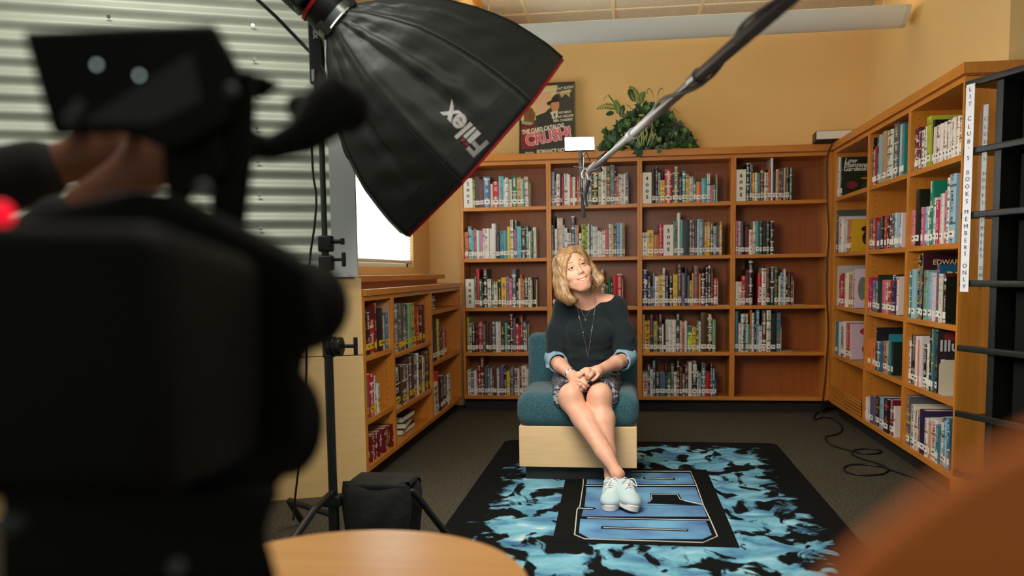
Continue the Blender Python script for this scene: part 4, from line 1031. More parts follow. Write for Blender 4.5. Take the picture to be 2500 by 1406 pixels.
def W3(x, y, d):
    return Vector((0, 0, CAMH)) + (CR * ((x - CX) / FPX) - CU * ((y - CY) / FPX) + CF) * d
# ------------------------------------------------------------------ softbox on its stand
sn = (CR * 0.754 - CU * 0.658 + CF * 0.25).normalized()
se = (CR * 0.658 + CU * 0.754); se = (se - sn * se.dot(sn)).normalized(); sw = sn.cross(se)
MPX = 3.05 / FPX * 1.03
SBC = Vector((0, 0, CAMH)) + (CR * ((1166 - CX) / FPX) - CU * ((366 - CY) / FPX) + CF) * 3.05
Rs = Matrix((se, sw, sn)).transposed()      # local: x along the rim line, y, z = the way the box faces
sb = empty('softbox', SBC, 'black octagonal softbox with red rim and white lettering on a tall stand', 'softbox')
FAB = mat('softbox_fabric', (46, 50, 46), 0.5, spec=0.4, bump=0.25, bscale=14, stretch=(1, 1, 1))
SEAM = mat('softbox_seam', (34, 40, 37), 0.7); RED = mat('red_binding', (186, 12, 36), 0.5); SIL = mat('silver_lining', (225, 226, 228), 0.16, metal=1.0, bump=0.5, bscale=18)
LEN = 434 * MPX
pf = [(20, 52), (36, 72), (56, 98), (82, 124), (110, 152), (163, 198), (218, 230), (260, 249), (302, 265), (350, 276), (392, 284), (434, 287)]
pf = [(-(434 - t) * MPX, r_ * MPX) for t, r_ in pf]
NS = 8; SUB = 8
def sbpt(i, a):
    z, r_ = pf[i]; f = (a * NS / (2 * PI)) % 1.0
    q = math.cos(PI / NS) / math.cos((f - 0.5) * 2 * PI / NS)      # straight octagon side
    sag = 0.045 * math.sin(PI * f) * math.sin(PI * min(1, i / 9.0)) * 1.2
    crin = 0.008 * math.sin(f * 19 + i * 1.3) * math.sin(PI * f) * math.sin(PI * min(1, i / 10.5))
    rr = r_ * (q * 1.0 - sag * 0.6 + crin)
    return Rs @ Vector((rr * math.cos(a + PI / 8), rr * math.sin(a + PI / 8), z)) + SBC
IR = 6
def interp_rings():
    out = []
    for i in range(len(pf) - 1):
        for k in range(4):
            t = k / 4; z = pf[i][0] * (1 - t) + pf[i + 1][0] * t; r_ = pf[i][1] * (1 - t) + pf[i + 1][1] * t; out.append((z, r_))
    out.append(pf[-1]); return out
pf0 = pf; pf = interp_rings(); n_ = len(pf)
def sbpt2(i, a, off=0.0):
    z, r_ = pf[i]; f = (a * NS / (2 * PI)) % 1.0; s = i / (n_ - 1); A_ = a - PI / 8
    q = math.cos(PI / NS) / math.cos((f - 0.5) * 2 * PI / NS)
    env = math.sin(PI * f); body = math.sin(PI * min(1, s / 0.9)) if s < 0.9 else 0
    pl_ = int(a * NS / (2 * PI) + 1e-6)
    crin = 0.010 * env * body * (math.sin(f * 17 + pl_ * 2.1 + s * 5) + 0.7 * math.sin(f * 31 + s * 9 + pl_)) + (0.004 * env * math.sin(s * 42 + f * 9 + pl_ * 3) if 0.08 < s < 0.9 else 0)
    rr = r_ * (q - 0.03 * env * body) + crin + off
    return Rs @ Vector((rr * math.cos(A_), rr * math.sin(A_), z)) + SBC
na = NS * SUB * 2
panel_objs = []
OFFA = 0.0
for p_ in range(NS):
    q = MB(); vs = []; fs = []; m_ = SUB * 2 + 1
    i0 = 0
    opening = p_ in (0, 4)
    i0 = 10 if opening else 0
    for i in range(i0, n_):
        for k in range(m_):
            a = 2 * PI * (p_ + min(max(k / (m_ - 1), 0.0005), 0.9995)) / NS; vs.append(sbpt2(i, a))
    for i in range(n_ - i0 - 1):
        for k in range(m_ - 1): fs.append((i * m_ + k, i * m_ + k + 1, (i + 1) * m_ + k + 1, (i + 1) * m_ + k))
    o = q.add(vs, fs).build('fabric_panel', FAB, sb, smooth=True)
    md = o.modifiers.new('sol', 'SOLIDIFY'); md.thickness = 0.002; md.offset = 1
    panel_objs.append(o)
    ring = [sbpt2(i, 2 * PI * p_ / NS + 0.0001, 0.002) for i in range(0, n_, 2)]
    MB().tube(ring, 0.0028, 6).build('seam', SEAM, sb)
    # silver inside
    q = MB(); vs = []; fs = []
    for i in range(0, n_ - 1, 2):
        for k in range(5):
            a = 2 * PI * (p_ + k / 4) / NS; vs.append(sbpt2(i, a, -0.022))
    c = len(range(0, n_ - 1, 2))
    for i in range(c - 1):
        for k in range(4): fs.append((i * 5 + k, i * 5 + k + 1, (i + 1) * 5 + k + 1, (i + 1) * 5 + k))
    q.add(vs, fs).build('silver_lining', SIL, sb, smooth=True)
band_i = n_ - 6
q = MB(); q.tube([sbpt2(band_i, 2 * PI * k / 64, 0.001) for k in range(65)], 0.002, 5, cap=False); q.build('band_seam', SEAM, sb)
rimp = [sbpt2(n_ - 1, 2 * PI * k / 64, -0.001) for k in range(65)]
vs = []; fs = []
for k in range(65):
    p = rimp[k]; vs += [p - sn * 0.004, p + sn * 0.010, p + sn * 0.010 - (p - SBC).normalized() * 0.01, p - sn * 0.004 - (p - SBC).normalized() * 0.006]
for k in range(64):
    for j in range(4): fs.append((4 * k + j, 4 * k + (j + 1) % 4, 4 * k + 4 + (j + 1) % 4, 4 * k + 4 + j))
MB().add(vs, fs).build('red_rim', RED, sb, fix=True)
DIFM = mat('diffuser_cloth', (240, 236, 226), 0.9, emit=(255, 238, 214), estr=2.2)
dv = [SBC - sn * 0.035] + [sbpt2(n_ - 1, 2 * PI * k / 32, -0.012) - sn * 0.035 for k in range(32)]
MB().add(dv, [(0, 1 + k, 1 + (k + 1) % 32) for k in range(32)]).build('diffuser', DIFM, sb)
# lettering sewn on the side facing the camera, snapped to the cloth
from mathutils.bvhtree import BVHTree
va = []; fa = []
for o in panel_objs:
    n0 = len(va); va += [v.co.copy() for v in o.data.vertices]; fa += [[i + n0 for i in p.vertices] for p in o.data.polygons]
bvh = BVHTree.FromPolygons(va, fa)
def cast(x, y):
    d = (CR * ((x - CX) / FPX) - CU * ((y - CY) / FPX) + CF).normalized(); return bvh.ray_cast(Vector((0, 0, CAMH)), d)
def snapped_text(name, body, size, px_c, dirpx, m, parent, bold=0.0, sx=1.0, lift=0.004):
    loc, nrm, _, _ = cast(*px_c); l2, _, _, _ = cast(px_c[0] + dirpx[0] * 20, px_c[1] + dirpx[1] * 20)
    if nrm.dot(CF) > 0: nrm = -nrm
    rd = (l2 - loc).normalized(); up = nrm.cross(rd); R = basis(rd, up)
    o = text(name, body, size, R, loc, m, parent, bold=bold, sx=sx)
    for v in o.data.vertices:
        h = bvh.find_nearest(v.co)
        if h[0]:
            nn = h[1] if h[1].dot(CF) < 0 else -h[1]; v.co = h[0] + nn * lift
    return o
WT = mat('print_white', (236, 236, 232), 0.6)
snapped_text('lettering', 'F\u0131\u0131lex', 0.090, (1132, 316), (-0.66, -0.75), WT, sb, bold=0.003, sx=0.92)
loc, nrm, _, _ = cast(1134, 338)
for c in ((1130, 343), (1138.5, 352)):
    loc, nrm, _, _ = cast(*c)
    if nrm.dot(CF) > 0: nrm = -nrm
    MB().cyl(loc + nrm * 0.001, loc + nrm * 0.005, 0.0052, n=14).build('lettering_dot', mat('print_red', (214, 24, 60), 0.6), sb)
def flap(pts, d):
    n = len(pts); F_ = [W3(x, y, d) for x, y in pts]; B_ = [p + CF * 0.004 for p in F_]
    MB().add(F_ + B_, [list(range(n)), [n + i for i in range(n)][::-1]] + [(i, n + i, n + (i + 1) % n, (i + 1) % n) for i in range(n)]).build('silver_flap', SIL, sb, fix=True)
flap([(808, 112), (834, 104), (838, 150), (836, 195), (829, 242), (822, 238), (812, 180)], 3.03)
flap([(872, 34), (905, 36), (935, 33), (974, 44), (940, 50), (900, 56), (878, 58)], 3.03)
# lamp head behind the softbox
AP = SBC - sn * LEN
MB().lathe([(0.060, 0.03), (0.088, 0.03), (0.088, 0.055), (0.060, 0.055), (0.060, 0.03)], 32, AP - sn * 0.032, Rs, cap=False).build('speed_ring', mat('ring_steel', (150, 158, 156), 0.3, metal=0.9), sb, smooth='auto')
lh = MB()
lh.lathe([(0.0, -0.09), (0.055, -0.09), (0.075, -0.07), (0.078, -0.02), (0.07, 0.01), (0.0, 0.01)], 32, AP, Rs, cap=False)
lh.build('mount_collar', BLK, sb, smooth='auto')
MB().lathe([(0.0785, -0.074), (0.0815, -0.074), (0.0815, -0.062), (0.0785, -0.062)], 32, AP, Rs, cap=False).build('red_ring', RED, sb)
for k in range(4):
    a = PI / 4 + k * PI / 2 ; p = AP + Rs @ Vector((0.085 * math.cos(a), 0.085 * math.sin(a), 0.015))
    MB().rbox((-0.012, -0.008, -0.03), (0.012, 0.008, 0.02), 0.003, Rs, p).build('ring_clip', BLK, sb)
vb = MB(); hd = -(Rs @ Vector((0, 0, 1)))
vb.rbox((-0.075, -0.075, -0.62), (0.075, 0.075, -0.09), 0.012, Rs, AP)
vb.build('lamp_body', mat('lamp_black', (30, 33, 30), 0.5), sb, smooth='auto')
vn = MB()
for k in range(34):
    z = -0.60 + k * 0.0145
    for s in (-1, 1):
        for ax in (0, 1):
            a = [-0.055, s * 0.0755 - 0.001, z]; c = [0.055, s * 0.0755 + 0.001, z + 0.007]
            if ax: a = [a[1], a[0], a[2]]; c = [c[1], c[0], c[2]]
            vn.box(a, c, Rs, AP)
tag(vn.build('vent_slots', BLKM, sb), kind='stuff')
# ------------------------------------------------------------------ stand
STY = 3.02
st0 = at(810, 1225, 1, STY); STX = at(800, 800, 1, STY).x
print('stand', STX, st0, 'ap', AP)
ls = empty('light_stand', (STX, STY, 0), 'black steel light stand with grip knobs holding the softbox', 'light stand')
STM = mat('stand_black', (26, 28, 25), 0.4, spec=0.5)
def zat(y, x=800): return at(x, y, 1, STY).z
MB().cyl((STX, STY, 0.10), (STX, STY, zat(850)), 0.0165).build('pole', STM, ls, smooth='auto')
MB().cyl((STX, STY, zat(850)), (STX, STY, zat(590)), 0.0135).build('pole', STM, ls, smooth='auto')
MB().cyl((STX, STY, zat(620)), (STX, STY, zat(60)), 0.0105).build('pole', mat('pole_olive', (52, 62, 54), 0.4), ls, smooth='auto')
def knob(y, xk, label='tee_knob', r=0.006, hh=0.024):
    z = zat(y); x1 = at(xk, y, 1, STY).x
    q = MB(); q.cyl((STX, STY, z), (x1, STY, z), r); q.rbox((x1 - 0.006, STY - 0.008, z - hh), (x1 + 0.007, STY + 0.008, z + hh), 0.003); q.build(label, BLK, ls, smooth='auto')
MB().rbox((STX - 0.022, STY - 0.02, zat(615)), (STX + 0.03, STY + 0.02, zat(575)), 0.008).build('locking_collar', BLK, ls, smooth='auto')
MB().rbox((STX - 0.022, STY - 0.02, zat(660)), (STX + 0.03, STY + 0.02, zat(624)), 0.008).build('locking_collar', BLK, ls, smooth='auto')
knob(590, 836, r=0.008, hh=0.012); knob(634, 839, hh=0.026)
zz = zat(846); gh = MB(); gh.lathe([(0.014, -0.01), (0.034, -0.008), (0.036, 0.0), (0.031, 0.005), (0.036, 0.012), (0.036, 0.018), (0.031, 0.024), (0.035, 0.032), (0.034, 0.042), (0.012, 0.05)], 24, (STX + 0.01, STY, zz), basis((0, 1, 0), (0, 0, 1)))
gh.build('grip_head', BLK, ls, smooth='auto'); knob(845, 868, r=0.007, hh=0.033)
MB().cyl((STX, STY, zz - 0.04), (STX, STY, zz + 0.035), 0.021).build('locking_collar', BLK, ls, smooth='auto')
z0 = zat(1215, 808); MB().rbox((STX - 0.034, STY - 0.03, z0 - 0.03), (STX + 0.034, STY + 0.03, z0 + 0.012), 0.006).build('leg_collar', BLK, ls, smooth='auto')
MB().cyl((STX, STY, 0.03), (STX, STY, z0), 0.02).build('leg_hub', BLK, ls, smooth='auto')
def cleg(px1, px2, Ya, foot, nm='leg'):
    p1 = at(*px1, 1, Ya); p0 = Vector((STX, STY, p1.z)); pf_ = Vector(foot)
    pts = smooth_path([p0, p0.lerp(p1, 0.5), p0.lerp(p1, 0.93), p1 + (pf_ - p1) * 0.08, p1.lerp(pf_, 0.5), pf_], 5)
    MB().tube(pts, 0.0135, 12).build(nm, STM, ls, smooth='auto')
cleg((1008, 1198), None, 3.14, at(1092, 1306, 2, 0.012))
f2 = at(690, 1262, 2, 0.012); cleg((706, 1222), None, 3.2, (STX - 0.26, 3.36, 0.012))
cleg((770, 1240), None, 2.8, (STX - 0.1, 2.5, 0.012))
# sandbag
bg = empty('sandbag', (STX + 0.15, 3.09, z0 - 0.1), 'black cloth sandbag draped over the leg of the light stand', 'sandbag')
def bagmesh(w, h, t, c, seed):
    q = MB(); nx, nz = 14, 12; vs = []
    rr_ = random.Random(seed); fs = []
    for s in (-1, 1):
        for j in range(nz + 1):
            for i in range(nx + 1):
                u, v = i / nx, j / nz; e_ = (math.sin(PI * u) ** 0.35 if 0 < u < 1 else 0) * (math.sin(PI * v) ** 0.45 if 0 < v < 1 else 0)
                x = (u - 0.5) * w * (1 + 0.05 * math.sin(v * 5)); z = -v * h + 0.01 * math.sin(u * 7 + seed)
                y = s * (t / 2) * e_ * (0.6 + 0.5 * v) + 0.006 * math.sin(u * 13 + v * 8 + seed) * e_
                vs.append(Vector(c) + Vector((x, y, z)))
        o_ = 0 if s < 0 else (nx + 1) * (nz + 1)
        for j in range(nz):
            for i in range(nx):
                a = o_ + j * (nx + 1) + i; fs.append((a, a + 1, a + nx + 2, a + nx + 1))
    return q.add(vs, fs)
BAG = mat('bag_cloth', (24, 25, 21), 0.85, bump=0.3, bscale=40)
lx0 = at(832, 1240, 1, 3.0).x; lx1 = at(996, 1240, 1, 3.0).x; bcx = (lx0 + lx1) / 2; bz0 = at(915, 1190, 1, 3.0).z + 0.005
bagmesh(lx1 - lx0, bz0 - 0.02, 0.10, (bcx, 3.03, bz0), 1).build('front_pouch', BAG, bg, smooth=True, fix=True)
bagmesh(lx1 - lx0, bz0 - 0.02, 0.10, (bcx, 3.20, bz0 - 0.005), 4).build('rear_pouch', BAG, bg, smooth=True, fix=True)
MB().rbox((lx0 + 0.01, 3.02, bz0 - 0.025), (lx1 - 0.01, 3.21, bz0 + 0.004), 0.012).build('strap', BAG, bg, smooth='auto')
# yoke with lettering, rod and head cable
yk = at(773, 100, 1, 2.93)
q = MB().rbox((yk.x - 0.0235, 2.915, at(773, 205, 1, 2.93).z), (yk.x + 0.0235, 2.945, at(773, -60, 1, 2.93).z), 0.005); q.build('yoke', mat('yoke_black', (20, 20, 18), 0.35), sb, smooth='auto')
MB().box((yk.x - 0.0245, 2.917, at(773, 205, 1, 2.93).z), (yk.x - 0.0195, 2.943, at(773, -60, 1, 2.93).z)).build('yoke_edge', mat('edge_steel', (130, 150, 140), 0.3, metal=0.8), sb)
Rt = basis((0, 0, -1), (1, 0, 0)); tp = at(771, 69, 1, 2.914); text('lettering', 'Fiilex', 0.033, Rt, tp, WT, sb, bold=0.0008)
MB().rbox((yk.x - 0.014, 2.905, at(768, 203, 1, 2.93).z), (yk.x - 0.003, 2.915, at(768, 172, 1, 2.93).z), 0.003).build('yoke_catch', CHR, sb)
MB().lathe([(0, -0.01), (0.04, -0.01), (0.05, 0.0), (0.05, 0.02), (0.03, 0.03), (0, 0.03)], 28, at(812, 25, 1, 2.92), basis((1, 0, 0), (0, 0, 1)), cap=False).build('tilt_knob', BLK, sb, smooth='auto')
MB().tube([at(610, -18, 1, 2.9), at(675, 42, 1, 2.9), at(762, 132, 1, 2.93)], 0.0062, 10).build('support_rod', STM, sb, smooth='auto')
MB().cyl(at(764, 150, 1, 2.97) , Vector((STX, STY, zat(262))), 0.012).build('pivot_arm', BLK, sb, smooth='auto')
MB().ball(at(804, 262, 1, 3.0), 0.022, 14).build('pivot_knob', BLK, sb, smooth=True)
hc = smooth_path([at(786, 160, 1, 2.9), at(794, 190, 1, 2.9), at(782, 240, 1, 2.94), at(763, 330, 1, 2.95), at(764, 420, 1, 2.95), at(772, 480, 1, 2.95), at(768, 550, 1, 2.95), at(757, 630, 1, 2.97), at(750, 760, 1, 3.0), at(745, 1000, 1, 3.05), at(722, 1200, 1, 3.1), at(716, 1270, 1, 3.1)], 5)
tag(MB().tube(hc, 0.0042, 7).build('lamp_cable', STM, smooth=True), 'thin dark cable hanging down beside the light stand', 'cable')
# ------------------------------------------------------------------ boom pole, microphone, small LED panel
bm_ = empty('boom_pole', at(1436, 424, 1, 4.05), 'long grey boom pole reaching in from the upper right', 'boom pole')
ps = (1437, 421, 4.05); pe = (2010, -78, 1.36)
A0 = W3(*ps); A1 = W3(*pe)
GRB = mat('boom_grey', (88, 90, 88), 0.32, metal=0.4); GRD = mat('boom_dark', (40, 42, 40), 0.45)
Ld = (A1 - A0)
MB().tube([A0, A0 + Ld * 0.40], 0.0108, 14).build('section', GRB, bm_, smooth='auto')
MB().tube([A0 + Ld * 0.385, A0 + Ld * 0.71], 0.0128, 14).build('section', GRB, bm_, smooth='auto')
MB().tube([A0 + Ld * 0.70, A0 + Ld * 1.10], 0.0155, 14).build('section', GRD, bm_, smooth='auto')
for f in (0.40, 0.715): MB().tube([A0 + Ld * (f - 0.012), A0 + Ld * (f + 0.014)], [0.018, 0.020], 14).build('locking_collar', mat('collar_grey', (120, 124, 124), 0.25, metal=0.7), bm_, smooth='auto')
cp = []
for k in range(60):
    f = k / 59; a = 2 + f * 12 + math.sin(f * 9) * 1.5; t = Ld.normalized(); nx = t.cross(Vector((0, 1, 0))).normalized(); ny = t.cross(nx); r_ = (0.016 if f < 0.5 else 0.021)
    cp.append(A0 + Ld * (0.05 + f * 1.0) + nx * math.cos(a) * r_ + ny * math.sin(a) * r_)
mc = tag(MB().tube([W3(1470, 418, 4.02), W3(1458, 385, 4.0), W3(1480, 370, 3.95)] + cp, 0.0042, 6).build('microphone_cable', GRD, smooth=True), 'thin cable wound along the grey boom pole', 'cable')
mcn = empty('shotgun_microphone', W3(1420, 450, 4.1), 'slim black shotgun microphone hanging vertically from the boom tip', 'microphone')
top_, bot_ = W3(1416, 372, 4.1), W3(1425, 530, 4.1)
MB().tube([top_, bot_], 0.0095, 14).build('tube', mat('mic_black', (52, 54, 52), 0.5), mcn, smooth='auto')
MB().tube([top_.lerp(bot_, 0.55), bot_ + (bot_ - top_) * 0.003], 0.0102, 14).build('grille', mat('mic_grille', (34, 35, 33), 0.7, bump=0.6, bscale=500), mcn, smooth='auto')
mt = empty('shock_mount', W3(1432, 420, 4.07), 'silver wire shock mount clamping the microphone to the boom tip', 'microphone mount')
SLV = mat('mount_silver', (176, 176, 172), 0.3, metal=0.8)
for y, s in ((408, 1), (470, 1)):
    MB().tube([W3(1400, y - 2, 4.08), W3(1412, y, 4.06), W3(1424, y + 2, 4.06), W3(1437, y, 4.08)], 0.0022, 6).build('clip', SLV, mt)
MB().tube([W3(1426, 374, 4.09), W3(1424, 420, 4.08), W3(1428, 500, 4.08)], 0.0028, 8).build('rail', SLV, mt)
MB().tube(smooth_path([W3(1437, 430, 4.05), W3(1425, 436, 4.05), W3(1421, 424, 4.05), W3(1428, 412, 4.05), W3(1440, 418, 4.05)]), 0.004, 8).build('hook', SLV, mt)
MB().tube([W3(1452, 395, 4.03), W3(1440, 408, 4.04), W3(1432, 425, 4.05), W3(1436, 440, 4.05)], [0.006, 0.009, 0.010, 0.006], 8).build('bracket', SLV, mt, smooth='auto')
MB().tube([W3(1436, 440, 4.05), W3(1428, 478, 4.06), W3(1433, 505, 4.06)], [0.012, 0.009, 0.004], 8).build('clamp_jaw', BLK, mt, smooth='auto')
MB().tube([W3(1416, 390, 4.06), W3(1432, 372, 4.06), W3(1440, 395, 4.06)], 0.003, 6).build('wire', BLK, mt)
le = empty('led_panel_light', W3(1415, 351, 4.12), 'small rectangular white LED panel light shining above the microphone', 'light')
Rl = basis(CR * 1.0 + CU * 0.02, CU); c = W3(1415, 351, 4.12); hw, hh = 0.0725, 0.034
MB().rbox((-hw, -hh, -0.02), (hw, hh, 0.0), 0.005, Rl, c).build('housing', BLK, le, smooth='auto')
MB().rbox((-hw + 0.002, -hh + 0.003, 0.0), (hw - 0.002, hh - 0.003, 0.003), 0.0012, Rl, c).build('led_face', mat('led_glow', (255, 250, 246), emit=(255, 248, 244), estr=6.0), le)
MB().cyl(c - CU * (hh + 0.012), c - CU * hh, 0.008).build('swivel', BLK, le)
# ------------------------------------------------------------------ acrylic and black display rack at right
rd_ = Vector((math.sin(math.radians(21)), -math.cos(math.radians(21)), 0)); rw_ = Vector((math.cos(math.radians(21)), math.sin(math.radians(21)), 0))
RC = at(2347, 700, 1, 3.76); RC.z = 0
print('rack corner', RC)
Rr = Matrix((rd_, rw_, Vector((0, 0, 1)))).transposed()     # local x: towards camera along the front, y: into the rack
rk = empty('display_rack', RC, 'tall black shelved display rack with clear acrylic front beside the right bookcase', 'rack')
RKM = mat('rack_black', (24, 28, 25), 0.4); ACR = mat('clear_acrylic', (236, 240, 238), 0.04, trans=1.0); ACR.node_tree.nodes['Principled BSDF'].inputs['IOR'].default_value = 1.12
L_ = 0.95
def rz(y, x=2400): 
    p = at(x, y, 1, 3.62); return p.z
zs = [at(2352, y, 1, 3.76).z for y in (207, 372, 527, 692, 850, 1010, 1155)]
print('rack z', zs)
for z in zs:
    s_ = MB().rbox((-0.01, -0.006, z - 0.012), (L_, 0.012, z + 0.014), 0.004, Rr, RC); s_.build('shelf_lip', RKM, rk, smooth='auto')
    MB().box((0.0, 0.0, z - 0.012), (L_, 0.19, z - 0.006), Rr, RC).build('shelf', RKM, rk)
MB().box((0.16, 0.19, zs[-1] - 0.012), (L_, 0.2, zs[0]), Rr, RC).build('back_panel', BLKM, rk)
MB().box((0.13, 0.02, zs[-1]), (0.165, 0.2, zs[0]), Rr, RC).build('upright', RKM, rk)
MB().box((0.0, 0.19, zs[-1] - 0.012), (0.02, 0.2, zs[0]), Rr, RC).build('upright', RKM, rk)
MB().box((0.0, 0.0, zs[-1]), (0.11, 0.003, zs[0]), Rr, RC).build('acrylic_panel', ACR, rk)
for i in range(6):
    MB().box((0.18, 0.10, zs[i + 1] + 0.002), (L_ - 0.01, 0.16, zs[i] - 0.03), Rr, RC).build('magazine_pocket', BLKM, rk)
bsx = MB().box((-0.015, -0.012, 0.0), (L_, 0.22, zs[-1] - 0.013), Rr, RC); bsx.build('wooden_base', WX, rk)
# paper strip with vertical lettering
sg = empty('paper_sign', RC, 'white paper strip with vertical lettering taped on the acrylic rack', 'sign')
zt_, zb_ = at(2358, 207, 1, 3.74).z, at(2352, 712, 1, 3.74).z
MB().box((0.006, -0.012, zb_), (0.052, -0.0105, zt_), Rr, RC).build('strip', mat('paper', (232, 232, 236), 0.5), sg)
MB().box((0.075, 0.012, zb_ + 0.02), (0.10, 0.0135, zt_ - 0.09), Rr, RC).build('rear_strip', MATS['paper'], sg)
Rq = basis(rd_, (0, 0, 1))
yy = [220, 237, 255, 290, 309, 326, 345, 364, 385, 420, 436, 454, 472, 490, 516, 533, 551, 568, 586, 603, 618, 648, 665, 682, 699]
chars = "LITCLUB'SBOOKSMEMBERSONLY"
for y, chh in zip(yy, chars):
    if not chh: continue
    z = zt_ + (zb_ - zt_) * (y - 207) / 505
    text('lettering', chh, 0.024, Rq, RC + Rr @ Vector((0.029, -0.0128, z)), INK, sg, bold=0.0, sx=1.25)
    text('lettering', chh, 0.020, Rq, RC + Rr @ Vector((0.0875, 0.0115, z - 0.01 if z < zt_ - 0.1 else z - 0.08)), INK, sg, bold=0.0, sx=0.9) if z < zt_ - 0.1 else None
# ------------------------------------------------------------------ video camera rig close to the lens, left
vc = empty('video_camera', W3(420, 700, 0.7), 'large out-of-focus black video camera rig in the left foreground', 'video camera')
RB = mat('rig_black', (15, 15, 11), 0.65, spec=0.15); RG2 = mat('rig_grey', (66, 78, 74), 0.5); SCR = mat('monitor_back', (26, 26, 22), 0.4)
def slab(pts, d, th, nm, m, dtilt=0.0, bev=0.004):
    """solid plate with an outline of real size at distance d, th thick"""
    n = len(pts); mx_ = sum(p[0] for p in pts) / n
    F0 = [W3(x, y, d + dtilt * (x - mx_) / 1000) for x, y in pts]; c = sum(F0, Vector()) / n
    B0 = [p + (c - Vector((0, 0, CAMH))).normalized() * th for p in F0]
    return MB().add(F0 + B0, [list(range(n)), [n + i for i in range(n)][::-1]] + [(i, n + i, n + (i + 1) % n, (i + 1) % n) for i in range(n)]).build(nm, m, vc, fix=True, bevel=bev, smooth='auto')
slab([(52, 74), (526, 56), (590, 170), (560, 300), (430, 372), (300, 330), (128, 336)], 0.66, 0.035, 'monitor', RB, 0.15)
slab([(110, 92), (500, 82), (520, 240), (400, 300), (150, 300)], 0.655, 0.004, 'monitor_screen', SCR, 0.15, 0)
slab([(545, 165), (628, 172), (622, 380), (600, 560), (520, 560), (508, 430), (520, 330)], 0.70, 0.03, 'handle_post', RB)
def vt(pts, r, nm, m=RB): 
    o = MB().tube([W3(*p) for p in pts], r, 14).build(nm, m, vc, smooth='auto'); return o
vt([(560, 330, 0.72), (600, 350, 0.72), (660, 362, 0.73), (735, 335, 0.74), (790, 280, 0.75), (835, 235, 0.76)], [0.018, 0.014, 0.011, 0.016, 0.024, 0.024], 'viewfinder')
MB().ball(W3(838, 262, 0.765), 0.0245, 16).build('viewfinder_eyecup', RB, vc, smooth=True)
MB().ball(W3(735, 262, 0.76), 0.013, 16).build('viewfinder_hood', RB, vc, smooth=True)
slab([(395, 330), (520, 300), (560, 420), (480, 470), (430, 520), (400, 450)], 0.69, 0.03, 'top_bracket', RB)
slab([(628, 175), (690, 205), (640, 245), (620, 240)], 0.72, 0.01, 'mount_arm', RB)
MB().rbox((-0.15, -0.10, -0.03), (0.045, 0.055, 0.16), 0.02, basis(CR, CU), W3(470, 800, 0.62)).build('camera_body', RB, vc, smooth='auto')
slab([(0, 560), (130, 500), (330, 455), (440, 470), (600, 545), (690, 590), (770, 640), (800, 820), (740, 880), (760, 1100), (640, 1240), (650, 1406), (0, 1500)], 0.66, 0.10, 'side_cover', RB, 0.0, 0.012)
q = MB(); q.lathe([(0.0, -0.05), (0.035, -0.05), (0.040, -0.045), (0.040, 0.04), (0.036, 0.05), (0, 0.05)], 36, W3(738, 742, 0.71), basis(CU, -CF + CR * 0.1), cap=False)
MB().ball(W3(745, 745, 0.71), 0.0365, 24, (1, 1, 1.05)).build('lens_housing', RB, vc, smooth=True)
MB().ball(W3(700, 1030, 0.72), 0.031, 20, (1, 1, 1.5)).build('battery_pack', RB, vc, smooth=True)
slab([(0, 1180), (700, 1180), (648, 1290), (690, 1440), (0, 1440)], 0.64, 0.08, 'battery_plate', RB, 0, 0.01)
for (x, y, d, r, m) in ((70, 622, 0.56, 0.0095, RG2), (496, 462, 0.6, 0.006, RG2), (565, 222, 0.62, 0.005, RG2), (30, 1270, 0.55, 0.009, RG2), (430, 1385, 0.55, 0.006, RG2), (0, 875, 0.5, 0.004, RG2)):
    MB().ball(W3(x, y, d), r, 12).build('grey_knob', m, vc, smooth=True)
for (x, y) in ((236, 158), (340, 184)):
    MB().ball(W3(x, y, 0.60), 0.0014, 8).build('painted_glint', mat('glint_glow', (150, 170, 165), emit=(170, 190, 185), estr=3.0), vc)  # glowing beads stand in for specular glints on the monitor
vt([(200, 250, 0.6), (165, 300, 0.6)], 0.004, 'grey_latch', RG2)
MB().ball(W3(2, 522, 0.56), 0.0082, 14).build('tally_light', mat('tally_red', (200, 0, 20), emit=(214, 0, 34), estr=1.6), vc, smooth=True)
# tripod carrying the camera
tp_ = empty('camera_tripod', (-0.42, 0.62, 0), 'black camera tripod under the video camera in the left foreground', 'tripod')
hub = W3(380, 1480, 0.68); 
MB().cyl(hub - Vector((0, 0, 0.12)), hub, 0.05).build('head', BLK, tp_, smooth='auto')
for a in (20, 140, 262):
    p = hub - Vector((0, 0, 0.10)); f = Vector((hub.x + 0.42 * math.cos(math.radians(a)), hub.y + 0.42 * math.sin(math.radians(a)), 0.01))
    MB().tube([p, p.lerp(f, 0.5)], 0.018, 10).build('leg', BLK, tp_, smooth='auto'); MB().tube([p.lerp(f, 0.48), f], 0.013, 10).build('leg', BLK, tp_, smooth='auto')
# ------------------------------------------------------------------ wooden chair very close to the lens, right
hc_ = empty('wooden_chair', W3(2600, 1500, 0.30), 'very blurred orange-brown wooden chair back in the lower right foreground', 'chair')
OWD = wood_mat('cherry_wood', (240, 132, 34), (220, 112, 26), 0, 0.4)
crest = [W3(x, y, d) for x, y, d in ((1880, 1600, 0.23), (2030, 1410, 0.225), (2220, 1240, 0.22), (2420, 1110, 0.215), (2700, 990, 0.21), (3000, 940, 0.205))]
dn = Vector((0, 0, -1)); vs = []; fs = []
for p in smooth_path(crest, 5):
    fw_ = Vector((p.x, p.y, 0)).normalized() * 0.018
    vs += [p - fw_ * 0.5, p + fw_ * 0.5, p + fw_ * 0.5 + dn * 0.10, p - fw_ * 0.5 + dn * 0.10]
n = len(vs) // 4
for i in range(n - 1):
    for j in range(4): fs.append((4 * i + j, 4 * i + (j + 1) % 4, 4 * i + 4 + (j + 1) % 4, 4 * i + 4 + j))
